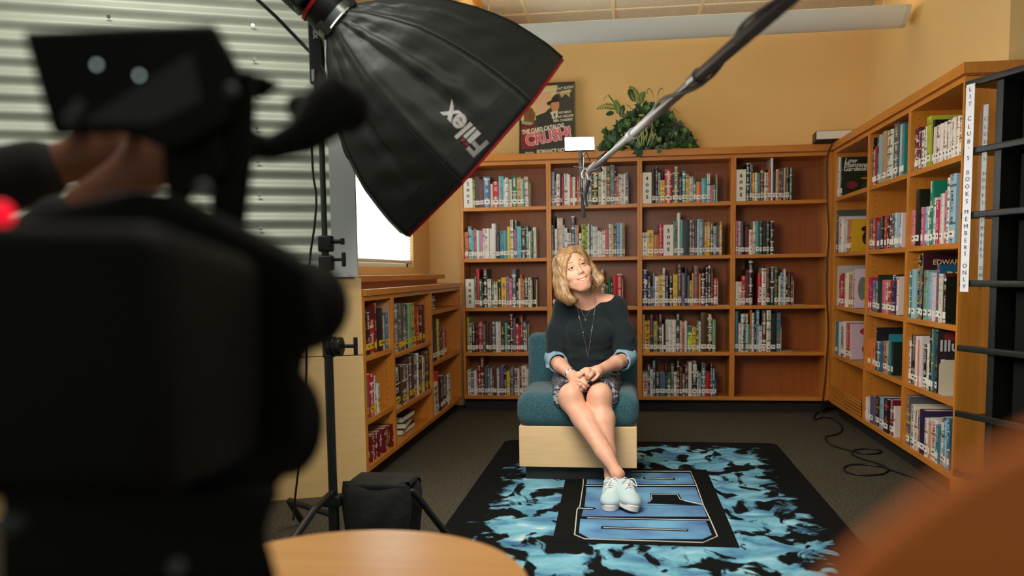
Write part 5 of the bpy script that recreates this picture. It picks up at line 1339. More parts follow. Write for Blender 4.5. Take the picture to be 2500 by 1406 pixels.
fs += [(0, 1, 2, 3), (4 * n - 4, 4 * n - 3, 4 * n - 2, 4 * n - 1)]
MB().add(vs, fs).build('crest_rail', OWD, hc_, fix=True, bevel=0.004, smooth='auto')
e0 = crest[1]; e1 = crest[-1]
for p in (e0, e1):
    MB().box((p.x - 0.018, p.y - 0.008, 0.0), (p.x + 0.018, p.y + 0.02, p.z - 0.05)).build('post', OWD, hc_, bevel=0.004)
# ------------------------------------------------------------------ people: smooth-blended bodies
import openvdb
def V(p): return np.array(p, dtype=np.float32)
class SDF:
    def __init__(s, lo, hi, vox):
        s.lo = np.array(lo, float); s.vox = vox; s.n = tuple(int(v) for v in np.ceil((np.array(hi) - s.lo) / vox) + 1)
        s.g = np.full(s.n, 0.05, dtype=np.float32)
    def _sub(s, c0, c1, pad):
        a = np.clip(np.floor((np.minimum(c0, c1) - pad - s.lo) / s.vox).astype(int), 0, s.n); b_ = np.clip(np.ceil((np.maximum(c0, c1) + pad - s.lo) / s.vox).astype(int) + 1, 0, s.n)
        sl = tuple(slice(i, j) for i, j in zip(a, b_))
        ax = [(s.lo[i] + s.vox * np.arange(a[i], b_[i])).astype(np.float32) for i in range(3)]
        return sl, np.meshgrid(*ax, indexing='ij', sparse=True)
    def _mix(s, sl, d, k, op):
        g = s.g[sl]
        if op == 'add':
            h = np.maximum(k - np.abs(g - d), 0) / k if k > 0 else 0
            s.g[sl] = np.minimum(g, d) - h * h * k * 0.25
        else:
            h = np.maximum(k - np.abs(g + d), 0) / k if k > 0 else 0
            s.g[sl] = np.maximum(g, -d) + h * h * k * 0.25
    def cap(s, a, b_, ra, rb=None, k=0.02, op='add', cut=None):
        a, b_ = V(a), V(b_); rb = ra if rb is None else rb; R = max(ra, rb)
        sl, (X, Y, Z) = s._sub(a, b_, R + 0.05)
        ba = b_ - a; L2 = float(ba @ ba) + 1e-9
        h = np.clip(((X - a[0]) * ba[0] + (Y - a[1]) * ba[1] + (Z - a[2]) * ba[2]) / L2, 0, 1)
        d = np.sqrt((X - a[0] - h * ba[0]) ** 2 + (Y - a[1] - h * ba[1]) ** 2 + (Z - a[2] - h * ba[2]) ** 2) - (ra + (rb - ra) * h)
        if cut is not None:
            for p, nrm in cut:
                nrm = np.array(nrm, float); nrm /= np.linalg.norm(nrm); d = np.maximum(d, (X - p[0]) * nrm[0] + (Y - p[1]) * nrm[1] + (Z - p[2]) * nrm[2])
        s._mix(sl, d.astype(np.float32), k, op); return s
    def ell(s, c, r, R=None, k=0.02, op='add', mod=None):
        """ellipsoid, R columns = its axes in the world"""
        c = V(c); r = np.array(r, float); sl, (X, Y, Z) = s._sub(c, c, max(r) + 0.05)
        x, y, z = X - c[0], Y - c[1], Z - c[2]
        if R is not None:
            q = [R[0][i] * x + R[1][i] * y + R[2][i] * z for i in range(3)]
        else: q = [x + 0 * y + 0 * z, y + 0 * x + 0 * z, z + 0 * x + 0 * y]
        k0 = np.sqrt((q[0] / r[0]) ** 2 + (q[1] / r[1]) ** 2 + (q[2] / r[2]) ** 2); k1 = np.sqrt((q[0] / r[0] ** 2) ** 2 + (q[1] / r[1] ** 2) ** 2 + (q[2] / r[2] ** 2) ** 2) + 1e-6
        d = k0 * (k0 - 1) / k1
        s._mix(sl, d.astype(np.float32), k, op); return s
    def chain(s, pts, rads, k=0.01):
        for i in range(len(pts) - 1): s.cap(pts[i], pts[i + 1], rads[i], rads[i + 1], k)
        return s
    def mesh(s, name, m, parent=None, smooth_it=1):
        gr = openvdb.FloatGrid(0.05); gr.copyFromArray(s.g); P, Q = gr.convertToQuads()
        P = P * s.vox + s.lo
        me = bpy.data.meshes.new(name); me.from_pydata([tuple(p) for p in P.tolist()], [], [tuple(q) for q in Q.tolist()]); me.materials.append(m)
        bm = bmesh.new(); bm.from_mesh(me)
        bmesh.ops.recalc_face_normals(bm, faces=bm.faces)
        for _ in range(smooth_it): bmesh.ops.smooth_vert(bm, verts=bm.verts, factor=0.5, use_axis_x=True, use_axis_y=True, use_axis_z=True)
        bm.to_mesh(me); bm.free(); me.shade_smooth()
        o = bpy.data.objects.new(name, me); COL.objects.link(o)
        if parent: o.parent = parent; o.matrix_parent_inverse = parent_inv(parent)
        return o
def A(x, y, Y): return at(x, y, 1, Y)
SKIN = mat('skin', (232, 180, 150), 0.48, spec=0.35, noise=0.10, nscale=26, rgb2=(224, 164, 136), sss=0.10)
woman = empty('person', (-0.24, 4.4, 0.013), 'smiling blond woman in dark sweater and patterned skirt seated on the teal chair', 'person')
HC = A(1401, 659, 4.31)
hz = (CU * 0.92 - CR * 0.39 + CF * 0.07).normalized()
hy = (-CF + CR * 0.20 + CU * 0.03); hy = (hy - hz * hy.dot(hz)).normalized(); hx = hy.cross(hz).normalized()
if hx.dot(CR) < 0: hx = -hx
HR = Matrix((hx, hy, hz)).transposed()
def H(x, y, z): return HC + HR @ Vector((x, y, z))
HRn = [[HR[i][j] for j in range(3)] for i in range(3)]
# skeleton points
neckb = A(1436, 752, 4.44)
shR, shL = A(1379, 751, 4.46), A(1502, 749, 4.46)
elR, elL = A(1355, 880, 4.40), A(1528, 876, 4.40)
wrR, wrL = A(1398, 918, 4.13), A(1457, 906, 4.13)
hipR, hipL = A(1398, 935, 4.56), A(1466, 935, 4.56)
knR, knL = A(1393, 970, 4.09), A(1465, 968, 4.09)
anR, anL = A(1508, 1158, 3.83), A(1492, 1166, 3.92)
B = SDF((-0.52, 3.66, 0.03), (0.14, 4.76, 1.22), 0.0034)
# torso and neck
B.ell(A(1437, 900, 4.52), (0.145, 0.11, 0.12)); B.ell(A(1437, 810, 4.46), (0.125, 0.085, 0.15), k=0.05)
B.cap(shR, shL, 0.042, 0.042, k=0.04); B.cap(A(1430, 730, 4.45), A(1393, 744, 4.46), 0.034, 0.038, k=0.03); B.cap(A(1440, 728, 4.45), A(1488, 736, 4.45), 0.034, 0.038, k=0.03)
B.ell(A(1437, 752, 4.455), (0.10, 0.055, 0.045), k=0.03)
B.cap(A(1435, 745, 4.43), H(0.0, -0.028, -0.055), 0.053, 0.050, k=0.03)
for s_, p in ((-1, A(1428, 733, 4.385)), (1, A(1444, 733, 4.385))):
    B.cap(p, H(s_ * 0.045, -0.03, -0.05), 0.010, 0.012, k=0.02)
# arms
B.cap(shR, elR, 0.042, 0.037); B.cap(shL, elL, 0.042, 0.037)
for e_, w_ in ((elR, wrR), (elL, wrL)):
    m_ = e_.lerp(w_, 0.35); B.cap(e_, m_, 0.034, 0.036, k=0.02); B.cap(m_, w_, 0.036, 0.0245, k=0.02)
# legs
for h_, k_, a_ in ((hipR, knR, anR), (hipL, knL, anL)):
    B.cap(h_, k_, 0.078, 0.056, k=0.03)
    B.ell(k_ + Vector((0, -0.012, 0.012)), (0.049, 0.05, 0.056), k=0.03)
    calf = k_.lerp(a_, 0.30) + Vector((0, 0.022, 0)); B.cap(k_ + Vector((0, 0.005, -0.02)), calf, 0.048, 0.051, k=0.03); low = k_.lerp(a_, 0.72) + Vector((0, 0.006, 0))
    B.cap(calf, low, 0.051, 0.034, k=0.03); B.cap(low, a_, 0.033, 0.0265, k=0.03)
    B.cap(k_ + Vector((0, -0.02, -0.03)), k_.lerp(a_, 0.8) + Vector((0, -0.01, 0)), 0.030, 0.022, k=0.03)
    B.cap(a_, Vector((a_.x, a_.y + 0.005, 0.07)), 0.0265, 0.027, k=0.02); B.ell(a_ + Vector((0.018, 0.004, -0.0)), (0.010, 0.012, 0.012), k=0.014)
# head
B.ell(H(0, -0.018, 0.034), (0.0750, 0.093, 0.084), HRn, k=0.01)
B.ell(H(0, 0.014, -0.024), (0.0675, 0.067, 0.074), HRn, k=0.03)
B.ell(H(0, 0.040, -0.070), (0.035, 0.040, 0.034), HRn, k=0.03)
B.ell(H(0, 0.056, -0.099), (0.017, 0.021, 0.017), HRn, k=0.025)
for s_ in (-1, 1):
    B.ell(H(s_ * 0.044, 0.052, -0.030), (0.024, 0.022, 0.019), HRn, k=0.022)
    B.cap(H(s_ * 0.058, -0.005, -0.045), H(s_ * 0.018, 0.048, -0.103), 0.016, 0.014, k=0.03)
    B.cap(H(s_ * 0.012, 0.0765, 0.023), H(s_ * 0.044, 0.0635, 0.025), 0.009, 0.008, k=0.014)
    B.ell(H(s_ * 0.0305, 0.0885, 0.001), (0.0165, 0.0125, 0.0105), HRn, k=0.010, op='sub')
    B.ell(H(s_ * 0.074, -0.012, -0.002), (0.009, 0.018, 0.030), HRn, k=0.008)
B.cap(H(0, 0.0765, 0.014), H(0, 0.096, -0.029), 0.0070, 0.0095, k=0.013); B.ell(H(0, 0.0975, -0.0335), (0.0105, 0.0095, 0.0085), HRn, k=0.008)
for s_ in (-1, 1):
    B.ell(H(s_ * 0.0115, 0.0875, -0.0375), (0.0070, 0.0095, 0.0068), HRn, k=0.005)
    B.ell(H(s_ * 0.0062, 0.0945, -0.0450), (0.0034, 0.0052, 0.0026), HRn, k=0.003, op='sub')
B.ell(H(0, 0.064, -0.067), (0.034, 0.024, 0.024), HRn, k=0.022)
for s_ in (-1, 1):
    B.cap(H(s_ * 0.019, 0.0875, -0.041), H(s_ * 0.040, 0.0690, -0.062), 0.0046, 0.0034, k=0.008, op='sub')
sm = [(-0.0345, 0.0700, -0.0560), (-0.018, 0.0850, -0.0675), (0.0, 0.0890, -0.0710), (0.018, 0.0850, -0.0675), (0.0345, 0.0700, -0.0560)]
for i in range(4): B.cap(H(*sm[i]), H(*sm[i + 1]), 0.0018 if i == 0 else 0.0062, 0.0062 if i < 3 else 0.0018, k=0.003, op='sub')
# hands: clasped, left hand over right, on the knees
def finger(pts, r0, r1, k=0.0035):
    P = [Vector(p) for p in pts]; n = len(P); s = [r0 + (r1 - r0) * i / (n - 1) for i in range(n)]
    for i in range(n - 1): B.cap(P[i], P[i + 1], s[i], s[i + 1], k)
    return P
def Z5(x, y, Y): return A(1320 + x / 9.375, 860 + y / 9.375, Y)
pR = Z5(800, 630, 4.10)
B.cap(wrR, pR, 0.0245, 0.022, k=0.02); B.ell(pR + Vector((0.004, 0, 0)), (0.030, 0.017, 0.034), k=0.015)
finger([Z5(830, 560, 4.085), Z5(930, 560, 4.06), Z5(1020, 610, 4.055), Z5(1075, 655, 4.065)], 0.0098, 0.0080)
finger([Z5(830, 630, 4.08), Z5(930, 650, 4.055), Z5(1030, 720, 4.05), Z5(1075, 765, 4.06)], 0.0100, 0.0082)
finger([Z5(830, 700, 4.08), Z5(910, 740, 4.055), Z5(990, 790, 4.055), Z5(1020, 825, 4.065)], 0.0095, 0.0078)
finger([Z5(840, 760, 4.085), Z5(885, 800, 4.065), Z5(935, 845, 4.065), Z5(955, 868, 4.072)], 0.0083, 0.0070)
finger([Z5(760, 560, 4.10), Z5(850, 490, 4.09), Z5(960, 460, 4.09)], 0.0115, 0.0085, 0.008)
pL = Z5(1120, 470, 4.115)
B.cap(wrL, pL, 0.0240, 0.020, k=0.02); B.ell(pL, (0.032, 0.018, 0.026), k=0.012)
finger([Z5(1130, 400, 4.085), Z5(1060, 385, 4.06), Z5(980, 460, 4.045), Z5(890, 545, 4.05)], 0.0098, 0.0080)
finger([Z5(1150, 440, 4.08), Z5(1090, 440, 4.05), Z5(1065, 510, 4.038), Z5(1045, 560, 4.045)], 0.0100, 0.0084)
finger([Z5(1210, 450, 4.08), Z5(1190, 480, 4.045), Z5(1140, 540, 4.036), Z5(1100, 590, 4.045)], 0.0096, 0.0080)
finger([Z5(1290, 480, 4.085), Z5(1320, 510, 4.05), Z5(1260, 590, 4.04), Z5(1190, 640, 4.045)], 0.0085, 0.0072)
finger([Z5(1100, 400, 4.12), Z5(1020, 395, 4.13), Z5(930, 430, 4.115)], 0.011, 0.0085, 0.008)
body = B.mesh('body', SKIN, woman, 2)
del B
# eyes, brows, lips, teeth
EW = mat('eye_white', (214, 206, 198), 0.3); IRI = mat('iris', (70, 74, 62), 0.3); PUP = mat('pupil', (14, 12, 10), 0.2); LASH = mat('lash', (62, 42, 30), 0.6)
BROW = mat('brow', (120, 84, 56), 0.8); LIP = mat('lips', (206, 118, 108), 0.35); TEETH = mat('teeth', (240, 234, 222), 0.25); GUM = mat('mouth_dark', (70, 24, 22), 0.6)
for s_ in (-1, 1):
    ey = MB().ball(H(s_ * 0.0305, 0.0655, 0.0015), 0.0125, 18).build('eye', EW, woman, smooth=True)
    g = Vector((0.02, 1, 0.0)).normalized(); ce = Vector((s_ * 0.0305, 0.0655, 0.0015))
    p0 = ce + g * 0.0118; MB().cyl(H(*p0), H(*(p0 + g * 0.0009)), 0.0056, n=16).build('iris', IRI, ey); MB().cyl(H(*(p0 + g * .0009)), H(*(p0 + g * 0.0012)), 0.0025, n=12).build('pupil', PUP, ey)
    up = [(-0.0165, -0.0035, -0.0005), (-0.008, 0.0030, 0.0045), (0, 0.0040, 0.0058), (0.008, 0.0022, 0.0045), (0.0165, -0.0055, 0.0)]
    lo_ = [(-0.0165, -0.0035, -0.0005), (-0.008, 0.0030, -0.0042), (0, 0.0038, -0.0052), (0.008, 0.0020, -0.0042), (0.0165, -0.0055, 0.0)]
    for nm, arr, r_, mt_, dz in (('upper_eyelid', up, 0.0042, SKIN, 0.0030), ('upper_lashes', up, 0.0019, LASH, -0.0004), ('lower_eyelid', lo_, 0.0036, SKIN, -0.0030), ('lower_lashes', lo_, 0.0006, LASH, 0.0006)):
        pts = smooth_path([H(s_ * 0.0305 + s_ * x, 0.0750 + y, 0.0015 + z * 0.85 + dz) for x, y, z in arr], 4)
        n = len(pts); MB().tube(pts, [r_ * (0.35 + 0.65 * math.sin(PI * i / (n - 1))) for i in range(n)], 8).build(nm, mt_, woman, smooth=True)
    pts = smooth_path([H(s_ * x, y, z) for x, y, z in ((0.012, 0.0835, 0.0215), (0.024, 0.0815, 0.0275), (0.038, 0.0725, 0.0285), (0.050, 0.0580, 0.0225))], 4)
    n = len(pts); MB().tube(pts, [0.0027 * (1 - 0.7 * i / (n - 1)) for i in range(n)], 8).build('eyebrow', BROW, woman, smooth=True)
q = MB()
for i in range(-5, 6):
    f = i / 5.6; x = f * 0.0285; y = 0.0835 - 0.0150 * f * f; z = -0.0695 + 0.0118 * f * f
    q.rbox((-0.0025, -0.0020, -0.0050 * (1 - 0.45 * f * f)), (0.0025, 0.0020, 0.0050 * (1 - 0.3 * f * f)), 0.0011, HR @ Matrix.Rotation(-f * 0.75, 3, 'Z'), H(x, y, z), n=2)
q.build('teeth', TEETH, woman, smooth=True)
q = MB(); q.tube([H(x, y - 0.011, z) for x, y, z in sm], 0.006, 8); q.build('mouth_inside', GUM, woman)
def lip(dz, r, lift):
    P = []
    for i in range(-12, 13):
        f = i / 12; P.append(H(0.0345 * f, 0.0868 - 0.0150 * f * f + lift, -0.0705 + 0.0135 * f * f + dz * (1 - f * f)))
    n = len(P); return MB().tube(P, [r * (0.35 + 0.65 * math.sin(PI * i / (n - 1))) for i in range(n)], 8)
lip(0.0062, 0.0024, 0.0).build('upper_lip', LIP, woman, smooth=True); lip(-0.0068, 0.0031, -0.0005).build('lower_lip', LIP, woman, smooth=True)
# hair
hm = bpy.data.materials.new('blond_hair'); hm.use_nodes = True; nt = hm.node_tree; b = nt.nodes['Principled BSDF']
tc = nt.nodes.new('ShaderNodeTexCoord'); mp = nt.nodes.new('ShaderNodeMapping'); mp.vector_type = 'TEXTURE'
mp.inputs['Rotation'].default_value = (0, math.radians(-14), 0); mp.inputs['Scale'].default_value = (1, 1, 26)
n1 = nt.nodes.new('ShaderNodeTexNoise'); n1.inputs['Scale'].default_value = 330; n1.inputs['Detail'].default_value = 4
n2 = nt.nodes.new('ShaderNodeTexNoise'); n2.inputs['Scale'].default_value = 28; n2.inputs['Detail'].default_value = 2
for n_i in (n1, n2): nt.links.new(mp.outputs[0], n_i.inputs['Vector'])
nt.links.new(tc.outputs['Object'], mp.inputs[0])
ad = nt.nodes.new('ShaderNodeMath'); ad.operation = 'ADD'; nt.links.new(n1.outputs['Fac'], ad.inputs[0]); nt.links.new(n2.outputs['Fac'], ad.inputs[1])
hf = nt.nodes.new('ShaderNodeMath'); hf.operation = 'MULTIPLY'; hf.inputs[1].default_value = 0.5; nt.links.new(ad.outputs[0], hf.inputs[0])
r = nt.nodes.new('ShaderNodeValToRGB'); r.color_ramp.elements[0].position = 0.32; r.color_ramp.elements[0].color = (*lin((84, 58, 34)), 1); r.color_ramp.elements[1].position = 0.66; r.color_ramp.elements[1].color = (*lin((208, 166, 120)), 1)
e_ = r.color_ramp.elements.new(0.48); e_.color = (*lin((150, 116, 74)), 1)
nt.links.new(hf.outputs[0], r.inputs['Fac']); nt.links.new(r.outputs['Color'], b.inputs['Base Color']); b.inputs['Roughness'].default_value = 0.42
bp = nt.nodes.new('ShaderNodeBump'); bp.inputs['Strength'].default_value = 0.3; bp.inputs['Distance'].default_value = 0.002; nt.links.new(n1.outputs['Fac'], bp.inputs['Height']); nt.links.new(bp.outputs['Normal'], b.inputs['Normal'])
lo = [min(H(x, y, z)[i] for x in (-.16, .16) for y in (-.17, .15) for z in (-.19, .15)) for i in range(3)]; hi = [max(H(x, y, z)[i] for x in (-.16, .16) for y in (-.17, .15) for z in (-.19, .15)) for i in range(3)]
G = SDF(lo, hi, 0.0024)
G.ell(H(0, -0.020, 0.036), (0.088, 0.107, 0.090), HRn)
G.ell(H(0, -0.050, -0.040), (0.095, 0.070, 0.095), HRn, k=0.04)
G.ell(H(0, -0.045, -0.11), (0.085, 0.05, 0.03), HRn, k=0.03)
def hstrand(pts, rs, k=0.022):
    for i in range(len(pts) - 1): G.cap(H(*pts[i]), H(*pts[i + 1]), rs[i], rs[i + 1], k)
hstrand([(-0.02, 0.045, 0.102), (-0.060, 0.045, 0.068), (-0.080, 0.030, 0.01), (-0.092, 0.022, -0.05), (-0.096, 0.025, -0.10), (-0.080, 0.040, -0.135), (-0.056, 0.052, -0.128)], [0.014, 0.022, 0.023, 0.026, 0.027, 0.022, 0.012])
hstrand([(-0.06, -0.01, 0.05), (-0.088, -0.01, -0.03), (-0.104, 0.0, -0.09), (-0.09, 0.01, -0.14)], [0.03, 0.032, 0.030, 0.022])
hstrand([(0.015, 0.045, 0.104), (0.052, 0.040, 0.076), (0.074, 0.022, 0.02), (0.084, 0.010, -0.03), (0.090, 0.010, -0.07), (0.106, 0.020, -0.088)], [0.012, 0.020, 0.019, 0.020, 0.022, 0.012])
hstrand([(0.06, -0.03, 0.05), (0.088, -0.03, -0.02), (0.100, -0.02, -0.07), (0.118, -0.005, -0.075)], [0.03, 0.030, 0.026, 0.014])
hstrand([(0.07, 0.0, -0.07), (0.085, 0.015, -0.105), (0.105, 0.03, -0.095)], [0.024, 0.02, 0.010])
G.ell(H(0.006, 0.085, -0.018), (0.067, 0.085, 0.092), HRn, k=0.016, op='sub')
hstrand([(0.012, 0.055, 0.088), (-0.022, 0.076, 0.066), (-0.054, 0.070, 0.030), (-0.070, 0.052, -0.015), (-0.080, 0.040, -0.06)], [0.006, 0.010, 0.011, 0.012, 0.014], 0.012)
G.ell(H(-0.005, 0.03, -0.115), (0.070, 0.085, 0.050), HRn, k=0.02, op='sub')
G.cap(H(0.004, 0.06, 0.125), H(0.004, -0.05, 0.145), 0.010, 0.012, k=0.02, op='sub')
# strand grooves running down from the parting
ix, iy, iz = [lo[i] + G.vox * np.arange(G.n[i]) for i in range(3)]
X, Y, Z = np.meshgrid(ix - HC.x, iy - HC.y, iz - HC.z, indexing='ij', sparse=True)
lx = X * hx.x + Y * hx.y + Z * hx.z; lyy = X * hy.x + Y * hy.y + Z * hy.z; lzz = X * hz.x + Y * hz.y + Z * hz.z
ang = np.arctan2(lx, lyy + 0.03)
G.g += (0.0005 * np.sin(ang * 52 + 2.2 * np.sin(lzz * 22)) + 0.0006 * np.sin(ang * 23 + 1.8 * np.sin(lzz * 15 + 1))).astype(np.float32) * np.clip((0.115 - lzz) / 0.05, 0.25, 1).astype(np.float32)
hair = G.mesh('hair', hm, woman, 1); del G
# sweater
SWM = mat('dark_sweater', (33, 43, 46), 0.9, spec=0.2, noise=0.35, nscale=500, rgb2=(23, 31, 34), bump=0.25, bscale=600, sheen=0.1)
T = SDF((-0.52, 4.10, 0.44), (0.12, 4.74, 1.10), 0.0036)
T.ell(A(1437, 905, 4.50), (0.150, 0.135, 0.11)); T.ell(A(1437, 860, 4.47), (0.135, 0.115, 0.14), k=0.05); T.ell(A(1437, 800, 4.46), (0.150, 0.098, 0.155), k=0.05)
T.ell(A(1412, 812, 4.375), (0.062, 0.050, 0.060), k=0.05); T.ell(A(1464, 812, 4.375), (0.062, 0.050, 0.060), k=0.05)
T.cap(shR, shL, 0.050, 0.050, k=0.05);
for s_, e_ in ((shR, elR), (shL, elL)):
    mid = s_.lerp(e_, 0.5) + Vector(((-0.012 if s_ is shR else 0.012), 0, 0))
    T.cap(s_, mid, 0.056, 0.056, k=0.03); T.cap(mid, mid.lerp(e_, 0.86), 0.056, 0.050, k=0.03)
# cloth folds
for p, q_, r_ in ((A(1400, 870, 4.37), A(1470, 876, 4.36), 0.006), (A(1392, 850, 4.38), A(1430, 862, 4.36), 0.005), (A(1440, 852, 4.36), A(1482, 842, 4.38), 0.005), (A(1408, 757, 4.40), A(1464, 756, 4.40), 0.004), (A(1350, 800, 4.40), A(1372, 812, 4.39), 0.005), (A(1345, 835, 4.39), A(1372, 846, 4.38), 0.005), (A(1508, 838, 4.39), A(1540, 828, 4.38), 0.005), (A(1503, 800, 4.40), A(1530, 792, 4.40), 0.005)):
    T.cap(p, q_, r_, r_, k=0.03)
nc = A(1443, 702, 4.41)
T.ell(nc, (0.136, 0.17, 0.080), k=0.006, op='sub')
sweater = T.mesh('sweater', SWM, woman, 2); del T
# light blue rolled cuffs
CUF = mat('chambray_cuff', (138, 172, 192), 0.85, spec=0.2, bump=0.3, bscale=60)
for e_, w_, s_ in ((elR, wrR, -1), (elL, wrL, 1)):
    Q = SDF(e_ - Vector((0.11, 0.16, 0.11)), e_ + Vector((0.11, 0.10, 0.11)), 0.0030)
    d = (w_ - e_).normalized(); a = e_ - d * 0.002; c2 = e_ + d * 0.05
    Q.cap(a - d * 0.01 + Vector((0, 0, 0.012)), c2, 0.053, 0.052, k=0.01, cut=[(c2 + d * 0.004, d)])
    Q.cap(c2 - d * 0.02, c2 + d * 0.06, 0.044, 0.042, k=0.006, op='sub')
    for j in range(4):
        aa = j * 1.5 + 0.4; n1_ = d.cross(Vector((0, 0, 1))).normalized(); n2_ = d.cross(n1_); o_ = (n1_ * math.cos(aa) + n2_ * math.sin(aa)) * 0.050
        Q.cap(a + o_, c2 + o_ * 1.02 + n1_ * 0.01, 0.003, 0.006, k=0.012)
    Q.mesh('rolled_cuff', CUF, woman, 1); del Q
# patterned skirt
sk = bpy.data.materials.new('patterned_skirt'); sk.use_nodes = True; nt = sk.node_tree; b = nt.nodes['Principled BSDF']; b.inputs['Roughness'].default_value = 0.8
tc = nt.nodes.new('ShaderNodeTexCoord'); n = nt.nodes.new('ShaderNodeTexNoise'); n.inputs['Scale'].default_value = 34; n.inputs['Detail'].default_value = 2; n.inputs['Distortion'].default_value = 2.2
r = nt.nodes.new('ShaderNodeValToRGB'); r.color_ramp.interpolation = 'CONSTANT'; r.color_ramp.elements[0].color = (*lin((30, 32, 38)), 1); r.color_ramp.elements[1].position = 0.55; r.color_ramp.elements[1].color = (*lin((148, 152, 158)), 1)
e_ = r.color_ramp.elements.new(0.47); e_.color = (*lin((66, 70, 80)), 1)
nt.links.new(tc.outputs['Object'], n.inputs['Vector']); nt.links.new(n.outputs['Fac'], r.inputs['Fac']); nt.links.new(r.outputs['Color'], b.inputs['Base Color'])
K = SDF((-0.52, 4.04, 0.38), (0.12, 4.76, 0.72), 0.0036)
hp = []
for h_, k_, s_ in ((hipR, knR, -1), (hipL, knL, 1)):
    d = (k_ - h_).normalized(); e2 = h_.lerp(k_, 0.90) + Vector((s_ * 0.012, 0, -0.002)); hp.append((e2, d))
    K.cap(h_ + Vector((s_ * 0.02, 0, 0)), e2 + d * 0.05, 0.094, 0.073, k=0.02, cut=[(e2, (s_ * -0.25, -1, 0.1))])
K.ell(A(1434, 925, 4.56), (0.17, 0.14, 0.10), k=0.03)
K.cap(hp[0][0] + Vector((0.02, 0.06, 0.01)), hp[1][0] + Vector((-0.02, 0.06, 0.01)), 0.045, 0.045, k=0.03)
K.mesh('skirt', sk, woman, 1); del K
# jewellery laid on the cloth
def on_mesh(o, lift=0.004):
    bv = BVHTree.FromPolygons([v.co.copy() for v in o.data.vertices], [list(p.vertices) for p in o.data.polygons])
    def f(x, y):
        d = (CR * ((x - CX) / FPX) - CU * ((y - CY) / FPX) + CF).normalized(); h = bv.ray_cast(Vector((0, 0, CAMH)), d)
        return (h[0] - d * lift) if h[0] else A(x, y, 4.33)
    return f
os_ = on_mesh(sweater)
def chain_path(p, q_, n=10, sag=0): return [os_(p[0] + (q_[0] - p[0]) * i / n + sag * math.sin(PI * i / n), p[1] + (q_[1] - p[1]) * i / n) for i in range(n + 1)]
NK = mat('silver_chain', (206, 204, 198), 0.25, metal=1.0)
MB().tube(chain_path((1408, 744), (1436, 872)), 0.0013, 6).build('long_necklace', NK, woman); MB().tube(chain_path((1454, 744), (1435, 872)), 0.0013, 6).build('long_necklace', NK, woman)
MB().tube(chain_path((1436, 872), (1436, 890), 3), 0.0022, 6).build('necklace_tassel', NK, woman)
for p in ((1413, 775), (1424, 812), (1446, 800), (1450, 768), (1441, 835)): MB().ball(os_(*p), 0.0028, 8, (1, 1, 1.8)).build('necklace_bead', NK, woman, smooth=True)
MB().tube(chain_path((1411, 744), (1429, 776)), 0.0009, 6).build('short_necklace', NK, woman); MB().tube(chain_path((1449, 744), (1429, 776)), 0.0009, 6).build('short_necklace', NK, woman)
c = os_(1429, 781); MB().box((-0.0013, -0.001, -0.011), (0.0013, 0.001, 0.008), None, c).box((-0.0062, -0.001, 0.0005), (0.0062, 0.001, 0.003), None, c).build('cross_pendant', NK, woman)
# watch, bracelet, rings
dW = (wrR - elR).normalized(); wp = elR.lerp(wrR, 0.90)
RW = basis(dW.cross(Vector((0, 0, 1))), Vector((0, 0, 1)).cross(dW.cross(Vector((0, 0, 1)))))
def band(c, d, r_, w, t, m, nm):
    a = d.cross(Vector((0, 0, 1))).normalized(); bb = d.cross(a); vs = []; fs = []; n = 28
    for k in range(n):
        o_ = a * math.cos(2 * PI * k / n) + bb * math.sin(2 * PI * k / n)
        vs += [c + o_ * r_ - d * w, c + o_ * (r_ + t) - d * w, c + o_ * (r_ + t) + d * w, c + o_ * r_ + d * w]
    for k in range(n):
        for j in range(4): fs.append((4 * k + j, 4 * k + (j + 1) % 4, (4 * k + 4 + (j + 1) % 4) % (4 * n), (4 * k + 4 + j) % (4 * n)))
    return MB().add(vs, fs).build(nm, m, woman, smooth='auto', fix=True)
band(wp, dW, 0.0262, 0.006, 0.002, NK, 'watch_band')
fc = wp + (Vector((-0.25, -0.75, 0.55)).normalized()) * 0.0275; nn = (fc - wp).normalized()
MB().lathe([(0, -0.003), (0.0165, -0.003), (0.0175, 0.0), (0.0165, 0.004), (0.0, 0.0042)], 24, fc, basis(dW, nn.cross(dW)), cap=False).build('watch_face', mat('watch_silver', (214, 214, 212), 0.2, metal=0.8), woman, smooth='auto')
band(elR.lerp(wrR, 0.99), dW, 0.0258, 0.003, 0.0022, mat('bead_bracelet', (96, 84, 70), 0.5, metal=0.4), 'bracelet')
g_ = Z5(905, 770, 4.045); band(g_, (Z5(990, 790, 4.055) - Z5(910, 740, 4.055)).normalized(), 0.0092, 0.0014, 0.001, NK, 'ring')
g_ = Z5(1215, 500, 4.04); band(g_, (Z5(1140, 540, 4.036) - Z5(1190, 480, 4.045)).normalized(), 0.0092, 0.0014, 0.001, NK, 'ring')
